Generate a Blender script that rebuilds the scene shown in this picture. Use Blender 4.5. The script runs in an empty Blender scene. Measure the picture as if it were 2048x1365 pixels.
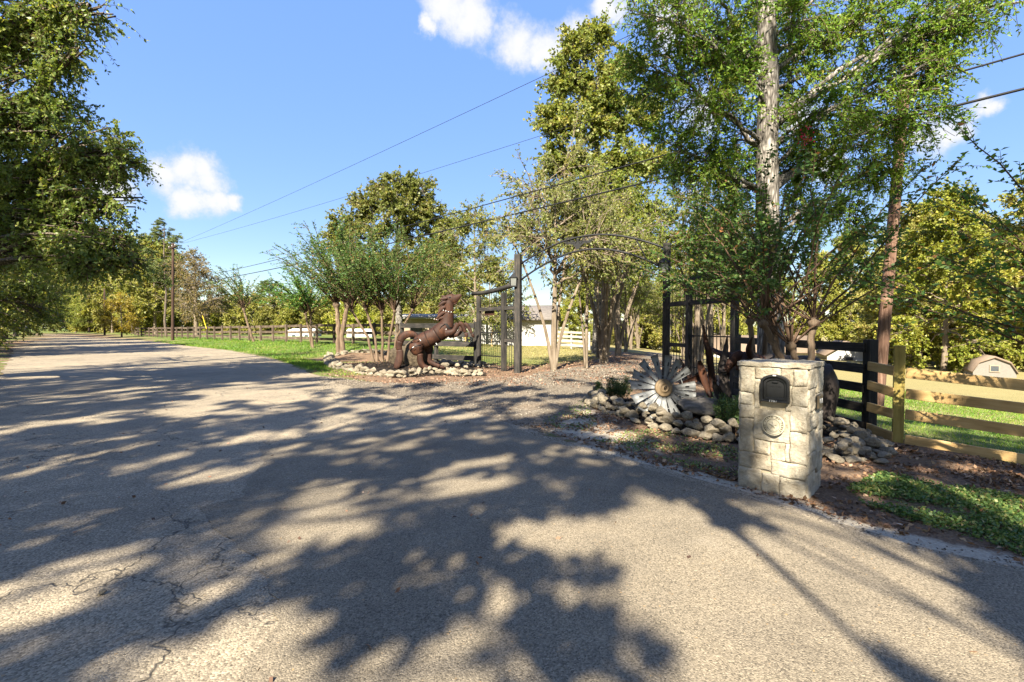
import bpy, bmesh, math, random
import numpy as np
from mathutils import Vector, Matrix

PI = math.pi
R = math.radians
scene = bpy.context.scene
col = scene.collection

# ---------------------------------------------------------------- camera
LENS = 17.0
FPX = 2048 * LENS / 36.0
CAMH = 1.6
HORIZON = 655.0
PITCH = math.atan((682.5 - HORIZON) / FPX)
cam_data = bpy.data.cameras.new('camera')
cam = bpy.data.objects.new('camera', cam_data)
col.objects.link(cam)
cam_data.lens = LENS
cam_data.sensor_width = 36.0
cam_data.clip_start = 0.05
cam_data.clip_end = 3000.0
cam.location = (0, 0, CAMH)
cam.rotation_euler = (PI / 2 - PITCH, 0, 0)
scene.camera = cam

def ray(px, py):
    u = (px - 1024.0) / FPX
    v = (682.5 - py) / FPX
    c, s = math.cos(PITCH), math.sin(PITCH)
    return (u, c + v * s, v * c - s)

def at(px, py, Y):
    d = ray(px, py)
    t = Y / d[1]
    return np.array((d[0] * t, Y, CAMH + d[2] * t))

# ---------------------------------------------------------------- light
SUN_AZ = R(16.0)      # shadows run this far to the right of straight ahead
SUN_EL = R(40.0)
SUN_STRENGTH = 5.0
SKY_STRENGTH = 0.11
SKY_LEVEL = 2.05
EXPOSURE = 2.1
to_sun = Vector((-math.sin(SUN_AZ) * math.cos(SUN_EL), -math.cos(SUN_AZ) * math.cos(SUN_EL), math.sin(SUN_EL)))
sun_data = bpy.data.lights.new('sun', 'SUN')
sun_data.energy = SUN_STRENGTH
sun_data.angle = R(0.53)
sun_data.color = (1.0, 0.915, 0.75)
sun = bpy.data.objects.new('sun', sun_data)
sun.rotation_euler = to_sun.to_track_quat('Z', 'Y').to_euler()
sun.location = (0, -10, 30)
col.objects.link(sun)

world = bpy.data.worlds.new('World')
scene.world = world
world.use_nodes = True
wt = world.node_tree
wt.nodes.clear()

scene.view_settings.view_transform = 'Standard'
scene.view_settings.look = 'None'
scene.view_settings.gamma = 1.0
scene.view_settings.exposure = EXPOSURE
scene.view_settings.use_curve_mapping = False
scene.cycles.max_bounces = 6
scene.cycles.diffuse_bounces = 4
scene.cycles.glossy_bounces = 2
scene.cycles.transmission_bounces = 4
scene.cycles.transparent_max_bounces = 4
scene.cycles.caustics_reflective = False
scene.cycles.caustics_refractive = False
scene.cycles.use_denoising = True

# ---------------------------------------------------------------- node helpers
class NT:
    def __init__(self, tree):
        self.t = tree
    def n(self, typ, **kw):
        nd = self.t.nodes.new(typ)
        ins = kw.pop('ins', {})
        for k, v in kw.items():
            setattr(nd, k, v)
        for k, v in ins.items():
            self.set(nd, k, v)
        return nd
    def set(self, nd, k, v):
        s = nd.inputs[k]
        if isinstance(v, bpy.types.NodeSocket):
            self.t.links.new(v, s)
        else:
            s.default_value = v
    def math(self, op, a, b=0.0, c=0.0, clamp=False):
        nd = self.n('ShaderNodeMath', operation=op, use_clamp=clamp)
        self.set(nd, 0, a); self.set(nd, 1, b)
        if op in ('MULTIPLY_ADD',): self.set(nd, 2, c)
        return nd.outputs[0]
    def vmath(self, op, a, b=None, scale=None):
        nd = self.n('ShaderNodeVectorMath', operation=op)
        self.set(nd, 0, a)
        if b is not None: self.set(nd, 1, b)
        if scale is not None: self.set(nd, 'Scale', scale)
        return nd.outputs['Value'] if op in ('LENGTH', 'DISTANCE', 'DOT_PRODUCT') else nd.outputs[0]
    def mix(self, f, a, b, mode='MIX'):
        nd = self.n('ShaderNodeMix', data_type='RGBA', blend_type=mode)
        self.set(nd, 0, f)
        for i, v in ((6, a), (7, b)):
            if not isinstance(v, bpy.types.NodeSocket) and len(v) == 3: v = (*v, 1)
            self.set(nd, i, v)
        return nd.outputs[2]
    def ramp(self, f, stops, interp='LINEAR'):
        nd = self.n('ShaderNodeValToRGB')
        self.set(nd, 0, f)
        cr = nd.color_ramp
        cr.interpolation = interp
        while len(cr.elements) < len(stops): cr.elements.new(0.5)
        for e, (p, c) in zip(cr.elements, stops):
            e.position = p
            e.color = (*c, 1) if not np.isscalar(c) else (c, c, c, 1)
        return nd.outputs[0]
    def maprange(self, v, a, b, c=0.0, d=1.0, smooth=False):
        nd = self.n('ShaderNodeMapRange')
        if smooth: nd.interpolation_type = 'SMOOTHSTEP'
        self.set(nd, 0, v); self.set(nd, 1, a); self.set(nd, 2, b); self.set(nd, 3, c); self.set(nd, 4, d)
        return nd.outputs[0]
    def noise(self, vec, scale, detail=4.0, rough=0.55, dist=0.0, out=0):
        nd = self.n('ShaderNodeTexNoise')
        if vec is not None: self.set(nd, 'Vector', vec)
        self.set(nd, 'Scale', scale); self.set(nd, 'Detail', detail); self.set(nd, 'Roughness', rough); self.set(nd, 'Distortion', dist)
        return nd.outputs[out]
    def voro(self, vec, scale, feature='F1', out=0, rand=1.0):
        nd = self.n('ShaderNodeTexVoronoi', feature=feature)
        if vec is not None: self.set(nd, 'Vector', vec)
        self.set(nd, 'Scale', scale); self.set(nd, 'Randomness', rand)
        return nd.outputs[out]
    def mapping(self, vec, scale=(1, 1, 1), loc=(0, 0, 0), rot=(0, 0, 0)):
        nd = self.n('ShaderNodeMapping')
        self.set(nd, 0, vec); self.set(nd, 'Location', loc); self.set(nd, 'Rotation', rot); self.set(nd, 'Scale', scale)
        return nd.outputs[0]
    def coords(self, which='Object'):
        return self.n('ShaderNodeTexCoord').outputs[which]
    def attr(self, name, out='Fac'):
        return self.n('ShaderNodeAttribute', attribute_name=name).outputs[out]
    def bump(self, h, strength=0.5, dist=0.02):
        nd = self.n('ShaderNodeBump')
        self.set(nd, 'Height', h); self.set(nd, 'Strength', strength); self.set(nd, 'Distance', dist)
        return nd.outputs[0]

def new_mat(name):
    m = bpy.data.materials.new(name)
    m.use_nodes = True
    m.node_tree.nodes.clear()
    return m, NT(m.node_tree)

def finish(m, g, color, rough=0.8, normal=None, metallic=0.0, spec=0.3):
    p = g.n('ShaderNodeBsdfPrincipled')
    if not isinstance(color, bpy.types.NodeSocket) and len(color) == 3: color = (*color, 1)
    g.set(p, 'Base Color', color); g.set(p, 'Roughness', rough); g.set(p, 'Metallic', metallic); g.set(p, 'Specular IOR Level', spec)
    if normal is not None: g.set(p, 'Normal', normal)
    o = g.n('ShaderNodeOutputMaterial')
    g.t.links.new(p.outputs[0], o.inputs[0])
    return m

# ---------------------------------------------------------------- sky with a few cumulus
g = NT(wt)
sky = g.n('ShaderNodeTexSky', sky_type='NISHITA')
sky.sun_disc = False
sky.sun_elevation = SUN_EL
sky.sun_rotation = math.atan2(to_sun.x, to_sun.y)
sky.altitude = 0.0
sky.air_density = 1.0
sky.dust_density = 0.6
sky.ozone_density = 2.0
gen = g.coords('Generated')
wn = g.noise(gen, 8.0, 8.0, 0.65, out=1)
warp = g.vmath('SCALE', g.vmath('SUBTRACT', wn, (0.5, 0.5, 0.5)), scale=0.10)
dirw = g.vmath('ADD', gen, warp)
blobs = [(335, 352, 52), (375, 345, 50), (420, 356, 40), (370, 398, 40), (420, 404, 40), (455, 408, 26),
         (905, 5, 62), (950, 45, 60), (1040, 85, 62), (1095, 95, 58), (1150, 70, 50), (1080, 115, 30), (865, 45, 24), (1225, 5, 45),
         (1895, 258, 50), (1930, 250, 36), (1850, 268, 26), (1990, 205, 30), (1400, 225, 55), (1600, 225, 50), (1350, 40, 60), (215, 370, 50), (1640, 330, 40),
         (2400, 200, 120), (2500, 260, 90), (-300, 150, 120), (-420, 190, 90), (300, -500, 110), (1700, -600, 150), (1500, -520, 90)]
dens = None
for px, py, r in blobs:
    d = np.array(ray(px, py)); L = np.linalg.norm(d); d /= L
    dd = g.vmath('DISTANCE', dirw, tuple(d))
    v = g.maprange(dd, 0.0, r / FPX / L * 1.28, 1.0, 0.0)
    dens = v if dens is None else g.math('MAXIMUM', dens, v)
for v3, r in (((0.5, -0.7, 0.35), 0.16), ((0.62, -0.62, 0.38), 0.12), ((-0.8, -0.3, 0.45), 0.15), ((0.9, -0.1, 0.4), 0.12), ((-0.2, -0.6, 0.75), 0.14)):
    d = np.array(v3); d /= np.linalg.norm(d)
    dd = g.vmath('DISTANCE', dirw, tuple(d))
    dens = g.math('MAXIMUM', dens, g.maprange(dd, 0.0, r * 1.5, 1.0, 0.0))
fine = g.noise(gen, 26.0, 8.0, 0.65)
cm = g.math('ADD', dens, g.math('MULTIPLY', g.math('SUBTRACT', fine, 0.5), 0.9))
cm = g.math('MULTIPLY', cm, g.maprange(dens, 0.0, 0.12))
mask = g.maprange(cm, 0.12, 0.75, 0.0, 0.93, smooth=True)
sb = g.n('ShaderNodeSeparateColor', ins={0: sky.outputs[0]}).outputs[2]
even = g.math('MULTIPLY', g.math('POWER', g.math('MAXIMUM', sb, 0.05), -0.85), SKY_LEVEL)
skyv = g.vmath('SCALE', sky.outputs[0], scale=even)
hs = g.n('ShaderNodeHueSaturation', ins={'Hue': 0.512, 'Saturation': 1.15, 'Value': 1.0, 'Color': skyv})
cshade = g.mix(g.maprange(cm, 0.3, 0.9), (1.75, 1.85, 2.05), (2.3, 2.27, 2.25))
skyc = g.mix(mask, hs.outputs[0], cshade)
bg = g.n('ShaderNodeBackground', ins={'Color': skyc, 'Strength': SKY_STRENGTH})
wo = g.n('ShaderNodeOutputWorld')
wt.links.new(bg.outputs[0], wo.inputs[0])

# ---------------------------------------------------------------- object helpers
def tag(o, label=None, category=None, group=None, kind=None):
    if label: o['label'] = label
    if category: o['category'] = category
    if group: o['group'] = group
    if kind: o['kind'] = kind
    return o

def empty(name, loc=(0, 0, 0), rz=0.0, label=None, category=None, group=None):
    o = bpy.data.objects.new(name, None)
    o.empty_display_size = 0.2
    o.location = tuple(float(v) for v in loc)
    o.rotation_euler = (0, 0, rz)
    col.objects.link(o)
    return tag(o, label, category, group)

def mesh_obj(name, me, parent=None, loc=None, rot=None, scale=None):
    o = bpy.data.objects.new(name, me)
    col.objects.link(o)
    if parent is not None: o.parent = parent
    if loc is not None: o.location = tuple(float(v) for v in loc)
    if rot is not None: o.rotation_euler = rot
    if scale is not None: o.scale = scale
    return o

def np_mesh(name, V, F, mat=None, smooth=False, attrs=None):
    """V (n,3); F list of (m,k) index arrays"""
    if not isinstance(F, (list, tuple)): F = [F]
    F = [np.asarray(f, dtype=np.int32) for f in F if len(f)]
    me = bpy.data.meshes.new(name)
    V = np.asarray(V, dtype=np.float32)
    me.vertices.add(len(V))
    me.vertices.foreach_set('co', V.ravel())
    idx = np.concatenate([f.ravel() for f in F])
    tot = np.concatenate([np.full(len(f), f.shape[1], dtype=np.int32) for f in F])
    start = np.concatenate([[0], np.cumsum(tot)[:-1]]).astype(np.int32)
    me.loops.add(len(idx))
    me.loops.foreach_set('vertex_index', idx)
    me.polygons.add(len(tot))
    me.polygons.foreach_set('loop_start', start)
    me.polygons.foreach_set('loop_total', tot)
    if smooth: me.polygons.foreach_set('use_smooth', np.ones(len(tot), dtype=bool))
    for k, a in (attrs or {}).items():
        at_ = me.attributes.new(k, 'FLOAT', 'POINT')
        at_.data.foreach_set('value', np.asarray(a, dtype=np.float32))
    me.update(calc_edges=True)
    if mat is not None: me.materials.append(mat)
    return me

def nrm(v):
    v = np.asarray(v, dtype=float)
    return v / np.maximum(np.linalg.norm(v, axis=-1, keepdims=True), 1e-9)

def tubes(P, Rr, sides):
    """P (B,K,3), Rr (B,K) -> V, quads"""
    P = np.asarray(P, dtype=float); Rr = np.asarray(Rr, dtype=float)
    B, K, _ = P.shape
    T = np.gradient(P, axis=1)
    T = nrm(T)
    mean = nrm(P[:, -1] - P[:, 0])
    ref = np.where((np.abs(mean[:, 2:3]) > 0.8), np.array([[1.0, 0.13, 0.0]]), np.array([[0.0, 0.1, 1.0]]))
    ref = np.repeat(ref[:, None, :], K, axis=1)
    n1 = nrm(np.cross(T, ref)); n2 = np.cross(T, n1)
    a = np.linspace(0, 2 * PI, sides, endpoint=False)
    ca, sa = np.cos(a), np.sin(a)
    V = P[:, :, None, :] + Rr[:, :, None, None] * (ca[None, None, :, None] * n1[:, :, None, :] + sa[None, None, :, None] * n2[:, :, None, :])
    V = V.reshape(-1, 3)
    b = np.arange(B)[:, None, None] * (K * sides)
    k = np.arange(K - 1)[None, :, None] * sides
    s = np.arange(sides)[None, None, :]
    s2 = (s + 1) % sides
    Q = np.stack([b + k + s, b + k + s2, b + k + sides + s2, b + k + sides + s], axis=-1).reshape(-1, 4)
    return V, Q

def join(parts):
    Vs, Fs, off = [], [], 0
    for V, F in parts:
        Vs.append(V)
        Fs.append(F + off); off += len(V)
    by = {}
    for f in Fs: by.setdefault(f.shape[1], []).append(f)
    return np.concatenate(Vs), [np.concatenate(v) for v in by.values()]

def bez(a, b, c, n):
    """quadratic bezier; a,b,c (B,3) -> (B,n,3)"""
    t = np.linspace(0, 1, n)[None, :, None]
    return (1 - t) ** 2 * a[:, None] + 2 * t * (1 - t) * b[:, None] + t * t * c[:, None]

def leaves(pos, axis, L, Wd, rng, fold=0.12):
    """one pointed quad per leaf"""
    n = len(pos)
    axis = nrm(axis)
    rnd = rng.normal(size=(n, 3))
    side = nrm(np.cross(axis, rnd))
    nor = np.cross(side, axis)
    L = np.broadcast_to(L, (n,))[:, None]; Wd = np.broadcast_to(Wd, (n,))[:, None]
    mid = pos + axis * L * 0.45 + nor * L * fold
    V = np.stack([pos, mid + side * Wd * 0.5, pos + axis * L, mid - side * Wd * 0.5], axis=1).reshape(-1, 3)
    Q = np.arange(n * 4).reshape(-1, 4)
    return V, Q

# box mesh with unit-length bevels, cached by size
_boxes = {}
def box_mesh(sx, sy, sz, mat, bev=0.006, name='box'):
    key = (round(sx, 3), round(sy, 3), round(sz, 3), mat.name, bev)
    if key in _boxes: return _boxes[key]
    bm = bmesh.new()
    bmesh.ops.create_cube(bm, size=1.0)
    bmesh.ops.scale(bm, vec=(sx, sy, sz), verts=bm.verts)
    if bev > 0:
        bmesh.ops.bevel(bm, geom=list(bm.edges), offset=bev, segments=1, affect='EDGES', clamp_overlap=True)
    me = bpy.data.meshes.new(name)
    bm.to_mesh(me); bm.free()
    me.materials.append(mat)
    _boxes[key] = me
    return me

def box(name, size, loc, mat, parent=None, rot=(0, 0, 0), bev=0.006):
    return mesh_obj(name, box_mesh(*size, mat, bev, name), parent, loc, rot)

def beam(name, a, b, th, ht, mat, parent=None, bev=0.005):
    """board from a to b: length along local X, th across, ht up"""
    a = Vector([float(v) for v in a]); b = Vector([float(v) for v in b])
    d = b - a
    o = mesh_obj(name, box_mesh(round(d.length, 2), th, ht, mat, bev, name), parent)
    o.location = (a + b) / 2
    o.rotation_euler = (0, -math.asin(max(-1, min(1, d.z / d.length))), math.atan2(d.y, d.x))
    return o

def tube_obj(name, pts, rad, mat, parent=None, sides=8, smooth=True):
    pts = np.asarray(pts, dtype=float)
    rad = np.broadcast_to(np.asarray(rad, dtype=float), (len(pts),))
    # closed ends
    P = np.concatenate([pts[:1], pts, pts[-1:]])
    P[0] = pts[0] - nrm(pts[1] - pts[0]) * 1e-3; P[-1] = pts[-1] + nrm(pts[-1] - pts[-2]) * 1e-3
    Rr = np.concatenate([[1e-4], rad, [1e-4]])
    V, Q = tubes(P[None], Rr[None], sides)
    return mesh_obj(name, np_mesh(name, V, Q, mat, smooth), parent)

def text_mesh(s, size, depth, mat):
    c = bpy.data.curves.new('lettering', 'FONT')
    c.body = s; c.size = size; c.extrude = depth; c.align_x = 'CENTER'; c.align_y = 'CENTER'
    c.resolution_u = 3
    o = bpy.data.objects.new('tmp', c)
    col.objects.link(o)
    dg = bpy.context.evaluated_depsgraph_get()
    me = bpy.data.meshes.new_from_object(o.evaluated_get(dg))
    bpy.data.objects.remove(o)
    me.materials.clear(); me.materials.append(mat)
    return me

def copy_tree(root, loc, rz=0.0, scale=1.0, label=None, group=None, category=None):
    r = root.copy(); col.objects.link(r)
    r.location = tuple(float(v) for v in loc); r.rotation_euler = (0, 0, rz)
    r.scale = (scale, scale, scale) if np.isscalar(scale) else scale
    if label: r['label'] = label
    if group: r['group'] = group
    if category: r['category'] = category
    for ch in list(root.children):
        c = ch.copy(); col.objects.link(c); c.parent = r
        for gch in ch.children:
            d = gch.copy(); col.objects.link(d); d.parent = c
    return r

# ---------------------------------------------------------------- terrain
def sstep(a, b, x):
    t = np.clip((x - a) / (b - a), 0, 1)
    return t * t * (3 - 2 * t)

def T(x, y):
    x = np.asarray(x, dtype=float); y = np.asarray(y, dtype=float)
    sp = np.log1p(np.exp(np.clip((x - 5.2) / 0.8, -30, 30))) * 0.8
    z = -0.11 * sp * sstep(1.5, 6.0, y)
    n = (x + y) * 0.7071
    z = z + 0.45 * sstep(10.8, 15.5, n) * sstep(0.5, -8.0, x)
    z = z + 0.30 * sstep(-0.8, -4.5, n) * sstep(-4.0, -12.0, x)
    # planted beds
    z = z + 0.16 * np.exp(-(((x - 3.6) / 1.5) ** 2 + ((y - 8.4) / 0.9) ** 2) ** 2)
    z = z + 0.22 * np.exp(-(((x + 4.2) / 2.6) ** 2 + ((y - 18.3) / 1.6) ** 2) ** 2)
    return z

def Ts(x, y): return float(T(x, y))

def gp(px, py):
    """ground point under a pixel of the photograph's frame (used once, to survey the site)"""
    d = ray(px, py)
    z = 0.0
    for _ in range(25):
        t = (z - CAMH) / d[2]
        z = 0.5 * z + 0.5 * Ts(d[0] * t, d[1] * t)
    t = (z - CAMH) / d[2]
    return np.array((d[0] * t, d[1] * t, z))

def in_poly(x, y, poly):
    x = np.asarray(x); y = np.asarray(y)
    inside = np.zeros(x.shape, dtype=bool)
    n = len(poly)
    for i in range(n):
        x1, y1 = poly[i]; x2, y2 = poly[(i + 1) % n]
        if y1 == y2: continue
        c = ((y1 > y) != (y2 > y)) & (x < (x2 - x1) * (y - y1) / (y2 - y1) + x1)
        inside ^= c
    return inside

def dist_poly(x, y, poly, closed=True):
    x = np.asarray(x, dtype=float); y = np.asarray(y, dtype=float)
    best = np.full(x.shape, 1e9)
    n = len(poly)
    for i in range(n if closed else n - 1):
        x1, y1 = poly[i]; x2, y2 = poly[(i + 1) % n]
        dx, dy = x2 - x1, y2 - y1
        t = np.clip(((x - x1) * dx + (y - y1) * dy) / (dx * dx + dy * dy + 1e-12), 0, 1)
        best = np.minimum(best, np.hypot(x - x1 - t * dx, y - y1 - t * dy))
    return best

def soft_in(x, y, poly, w):
    """1 inside, 0 outside, soft over +-w"""
    d = dist_poly(x, y, poly)
    d = np.where(in_poly(x, y, poly), d, -d)
    return np.clip(0.5 + 0.5 * d / w, 0, 1)

def gxy(px, py):
    p = gp(px, py); return (p[0], p[1])

ROAD = [(-150.0, 163.8), (-41.0, 55.0), (-27.5, 40.8), (-19.7, 33.5), (-12.5, 25.0), (-8.6, 19.2), (-6.0, 15.2), (-4.2, 12.6), (-2.6, 10.9), (-1.0, 9.4), gxy(1060, 862), gxy(1200, 908),
        gxy(1330, 942), gxy(1480, 985), gxy(1600, 1022), gxy(1700, 1062), gxy(1850, 1100), gxy(2048, 1142), (4.6, 2.4), (6.4, 1.0), (10.0, -1.8), (20.0, -9.0), (14.0, -17.0), (5.0, -9.0), (1.0, -5.6), (-1.6, -2.0), (-5.0, 2.6),
        (-8.6, 7.4), (-14.6, 13.7), (-25.0, 24.0), (-45.0, 43.8), (-150.0, 148.5)]
DRIVE = [(-6.6, 16.1), (-3.6, 13.6), (-2.2, 13.9), (-0.6, 14.6), (0.5, 15.6), (0.9, 17.4), (2.8, 19.5), (5.2, 23.0), (8.0, 30.0), (11.0, 40.0), (14.0, 52.0), (17.5, 52.0), (14.0, 40.0), (10.5, 30.0),
         (8.2, 23.0), (5.9, 18.0), (4.6, 15.6), (3.4, 13.4), (2.3, 11.8), (1.7, 10.4), (1.2, 9.0), (0.7, 7.9), (0.25, 7.0), (-1.4, 8.6), (-3.2, 10.2), (-5.2, 12.6), (-7.4, 15.6)]
BED_FAN = [gxy(1178, 800), gxy(1195, 822), gxy(1250, 838), gxy(1330, 866), gxy(1440, 884), gxy(1510, 893), (3.9, 6.6), (4.6, 6.9), (5.4, 7.6), (5.3, 10.5), (4.2, 11.3), (3.0, 10.9), (2.2, 10.6)]
BED_HORSE = [gxy(652, 716), gxy(662, 736), gxy(720, 748), gxy(800, 757), gxy(870, 752), gxy(925, 754), gxy(975, 752), (-1.1, 17.6), (-2.0, 19.4), (-4.5, 20.5), (-7.0, 20.6)]

# dense outline with a little wander
def rough_outline(poly, step, amp, seed):
    rng = np.random.default_rng(seed)
    out = []
    n = len(poly)
    for i in range(n):
        a = np.array(poly[i]); b = np.array(poly[(i + 1) % n])
        L = np.linalg.norm(b - a)
        far = max(1.0, 0.5 * (np.linalg.norm(a) + np.linalg.norm(b)) / 12.0)
        k = max(1, int(L / (step * far)))
        nd = np.array([-(b - a)[1], (b - a)[0]]) / max(L, 1e-6)
        for j in range(k):
            out.append(tuple(a + (b - a) * j / k + nd * rng.normal() * amp * min(far, 3)))
    return out

def smooth_poly(poly, it=1):
    for _ in range(it):
        out = []
        n = len(poly)
        for i in range(n):
            a = np.array(poly[i]); b = np.array(poly[(i + 1) % n])
            out.append(tuple(a * 0.75 + b * 0.25)); out.append(tuple(a * 0.25 + b * 0.75))
        poly = out
    return poly

from mathutils.geometry import delaunay_2d_cdt
def sheet(name, poly, lift, mat, grid=None):
    """a ground-hugging sheet over an outline"""
    pts = [Vector((float(p[0]), float(p[1]))) for p in poly]
    n = len(pts)
    edges = [(i, (i + 1) % n) for i in range(n)]
    if grid:
        xs = [p[0] for p in poly]; ys = [p[1] for p in poly]
        gx, gy = np.meshgrid(np.arange(max(min(xs), -30), min(max(xs), 20), grid), np.arange(max(min(ys), 0), min(max(ys), 55), grid))
        ok = in_poly(gx, gy, poly) & (dist_poly(gx, gy, poly) > grid * 0.4)
        pts += [Vector((float(a), float(b))) for a, b in zip(gx[ok], gy[ok])]
    v, e, f, _, _, _ = delaunay_2d_cdt(pts, edges, [], 1, 1e-5)
    v = np.array([(p.x, p.y) for p in v])
    z = T(v[:, 0], v[:, 1]) + lift
    me = np_mesh(name, np.column_stack([v, z]), np.array([list(t) for t in f if len(t) == 3]), mat, True)
    # face up
    bm = bmesh.new(); bm.from_mesh(me)
    for fc in bm.faces:
        if fc.normal.z < 0: fc.normal_flip()
    bm.to_mesh(me); bm.free()
    o = mesh_obj(name, me)
    return tag(o, kind='structure')

# ---------------------------------------------------------------- materials
def mat_asphalt(name, tone, crack_amount, coarse):
    m, g = new_mat(name)
    P = g.coords('Object')
    big = g.noise(P, 0.35, 4.0, 0.6)
    mid = g.noise(P, 2.3, 4.0, 0.6)
    chip = g.voro(P, coarse, out=1)
    chipv = g.math('MULTIPLY', g.vmath('DOT_PRODUCT', chip, (0.5, 0.3, 0.2)), 1.0)
    dark = tuple(c * 0.32 for c in tone); light = tuple(min(1, c * 2.0) for c in tone)
    c = g.mix(chipv, dark, light)
    warm = g.mix(g.maprange(g.voro(P, coarse * 0.8, out=1), 0.93, 0.97), c, (0.30, 0.20, 0.10))
    tint = g.ramp(g.math('ADD', g.math('MULTIPLY', big, 0.6), g.math('MULTIPLY', mid, 0.4)), [(0.3, (0.62, 0.61, 0.60)), (0.5, (0.97, 0.96, 0.94)), (0.7, (1.28, 1.24, 1.16))])
    c = g.mix(1.0, warm, tint, 'MULTIPLY')
    wp = g.vmath('ADD', P, g.vmath('SCALE', g.noise(P, 1.6, 4.0, 0.65, out=1), scale=0.9))
    ce = g.voro(wp, 0.55, 'DISTANCE_TO_EDGE')
    ce2 = g.voro(wp, 2.1, 'DISTANCE_TO_EDGE')
    cmask = g.maprange(g.noise(P, 0.28, 2.0), 0.62 - 0.2 * crack_amount, 0.72 - 0.2 * crack_amount)
    cr = g.math('MULTIPLY', g.maprange(ce, 0.0, 0.007, 0.9, 0.0), cmask)
    cr2 = g.math('MULTIPLY', g.maprange(ce2, 0.0, 0.010, 0.8, 0.0), g.maprange(g.noise(P, 0.8, 2.0), 0.66 - 0.13 * crack_amount, 0.74 - 0.13 * crack_amount))
    crack = g.math('MAXIMUM', cr, cr2)
    c = g.mix(crack, c, (0.03, 0.028, 0.025))
    # dusty and oily patches
    dust = g.maprange(g.noise(P, 0.9, 5.0, 0.7), 0.58, 0.8, 0.0, 0.45)
    c = g.mix(dust, c, (0.30, 0.255, 0.19))
    h = g.math('ADD', g.math('MULTIPLY', g.voro(P, coarse), -1.0), g.math('MULTIPLY', crack, -3.0))
    h = g.math('ADD', h, g.math('MULTIPLY', mid, 1.2))
    return finish(m, g, c, g.maprange(chipv, 0.2, 0.8, 0.92, 0.75), g.bump(h, 0.5, 0.007), spec=0.2)

M_road = mat_asphalt('chip_seal', (0.195, 0.163, 0.118), 1.25, 95.0)
M_patch = mat_asphalt('newer_chip_seal', (0.145, 0.122, 0.089), -0.6, 125.0)

def mat_ground():
    m, g = new_mat('ground_cover')
    P = g.coords('Object')
    n1 = g.noise(P, 0.5, 5.0, 0.6); n2 = g.noise(P, 6.0, 5.0, 0.65); n3 = g.noise(P, 38.0, 4.0, 0.7)
    grass = g.ramp(n3, [(0.25, (0.030, 0.055, 0.010)), (0.5, (0.075, 0.115, 0.022)), (0.75, (0.17, 0.18, 0.055))])
    grass = g.mix(g.maprange(n1, 0.45, 0.75), grass, (0.20, 0.175, 0.065))
    grass = g.mix(g.math('MULTIPLY', g.attr('dry'), 0.75), grass, g.ramp(n3, [(0.3, (0.16, 0.12, 0.05)), (0.7, (0.36, 0.29, 0.14))]))
    dirt = g.ramp(n3, [(0.25, (0.060, 0.036, 0.022)), (0.5, (0.145, 0.095, 0.060)), (0.78, (0.30, 0.215, 0.145))])
    dirt = g.mix(g.maprange(g.voro(P, 40.0, out=1), 0.75, 0.95, 0.0, 0.8), dirt, g.ramp(n2, [(0.3, (0.22, 0.10, 0.045)), (0.7, (0.30, 0.20, 0.10))]))
    sand = g.ramp(n3, [(0.25, (0.26, 0.22, 0.165)), (0.75, (0.50, 0.44, 0.34))])
    mulch = g.ramp(n3, [(0.3, (0.006, 0.005, 0.004)), (0.6, (0.018, 0.013, 0.010)), (0.85, (0.055, 0.035, 0.025))])
    edge = g.math('MULTIPLY', g.math('SUBTRACT', n2, 0.5), 0.9)
    def msk(a): return g.maprange(g.math('ADD', g.attr(a), edge), 0.38, 0.62)
    c = g.mix(msk('dirt'), grass, dirt)
    c = g.mix(msk('sand'), c, sand)
    c = g.mix(msk('mulch'), c, mulch)
    h = g.math('ADD', n2, g.math('MULTIPLY', n3, 0.6))
    return finish(m, g, c, 0.95, g.bump(h, 0.9, 0.04), spec=0.15)
M_ground = mat_ground()

def mat_gravel():
    m, g = new_mat('drive_gravel')
    P = g.coords('Object')
    v = g.voro(P, 26.0, out=1); v2 = g.voro(P, 55.0, out=1)
    a = g.vmath('DOT_PRODUCT', v, (0.4, 0.3, 0.3)); b = g.vmath('DOT_PRODUCT', v2, (0.4, 0.3, 0.3))
    c = g.ramp(g.math('ADD', g.math('MULTIPLY', a, 0.6), g.math('MULTIPLY', b, 0.4)), [(0.2, (0.075, 0.060, 0.044)), (0.5, (0.165, 0.135, 0.10)), (0.8, (0.29, 0.245, 0.185))])
    c = g.mix(g.maprange(g.noise(P, 0.8, 5.0, 0.65), 0.52, 0.70, 0.0, 0.75), c, (0.24, 0.175, 0.115))
    h = g.math('ADD', g.voro(P, 26.0), g.math('MULTIPLY', g.voro(P, 55.0), 0.6))
    return finish(m, g, c, 0.9, g.bump(h, 1.0, 0.03), spec=0.2)
M_gravel = mat_gravel()

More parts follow.
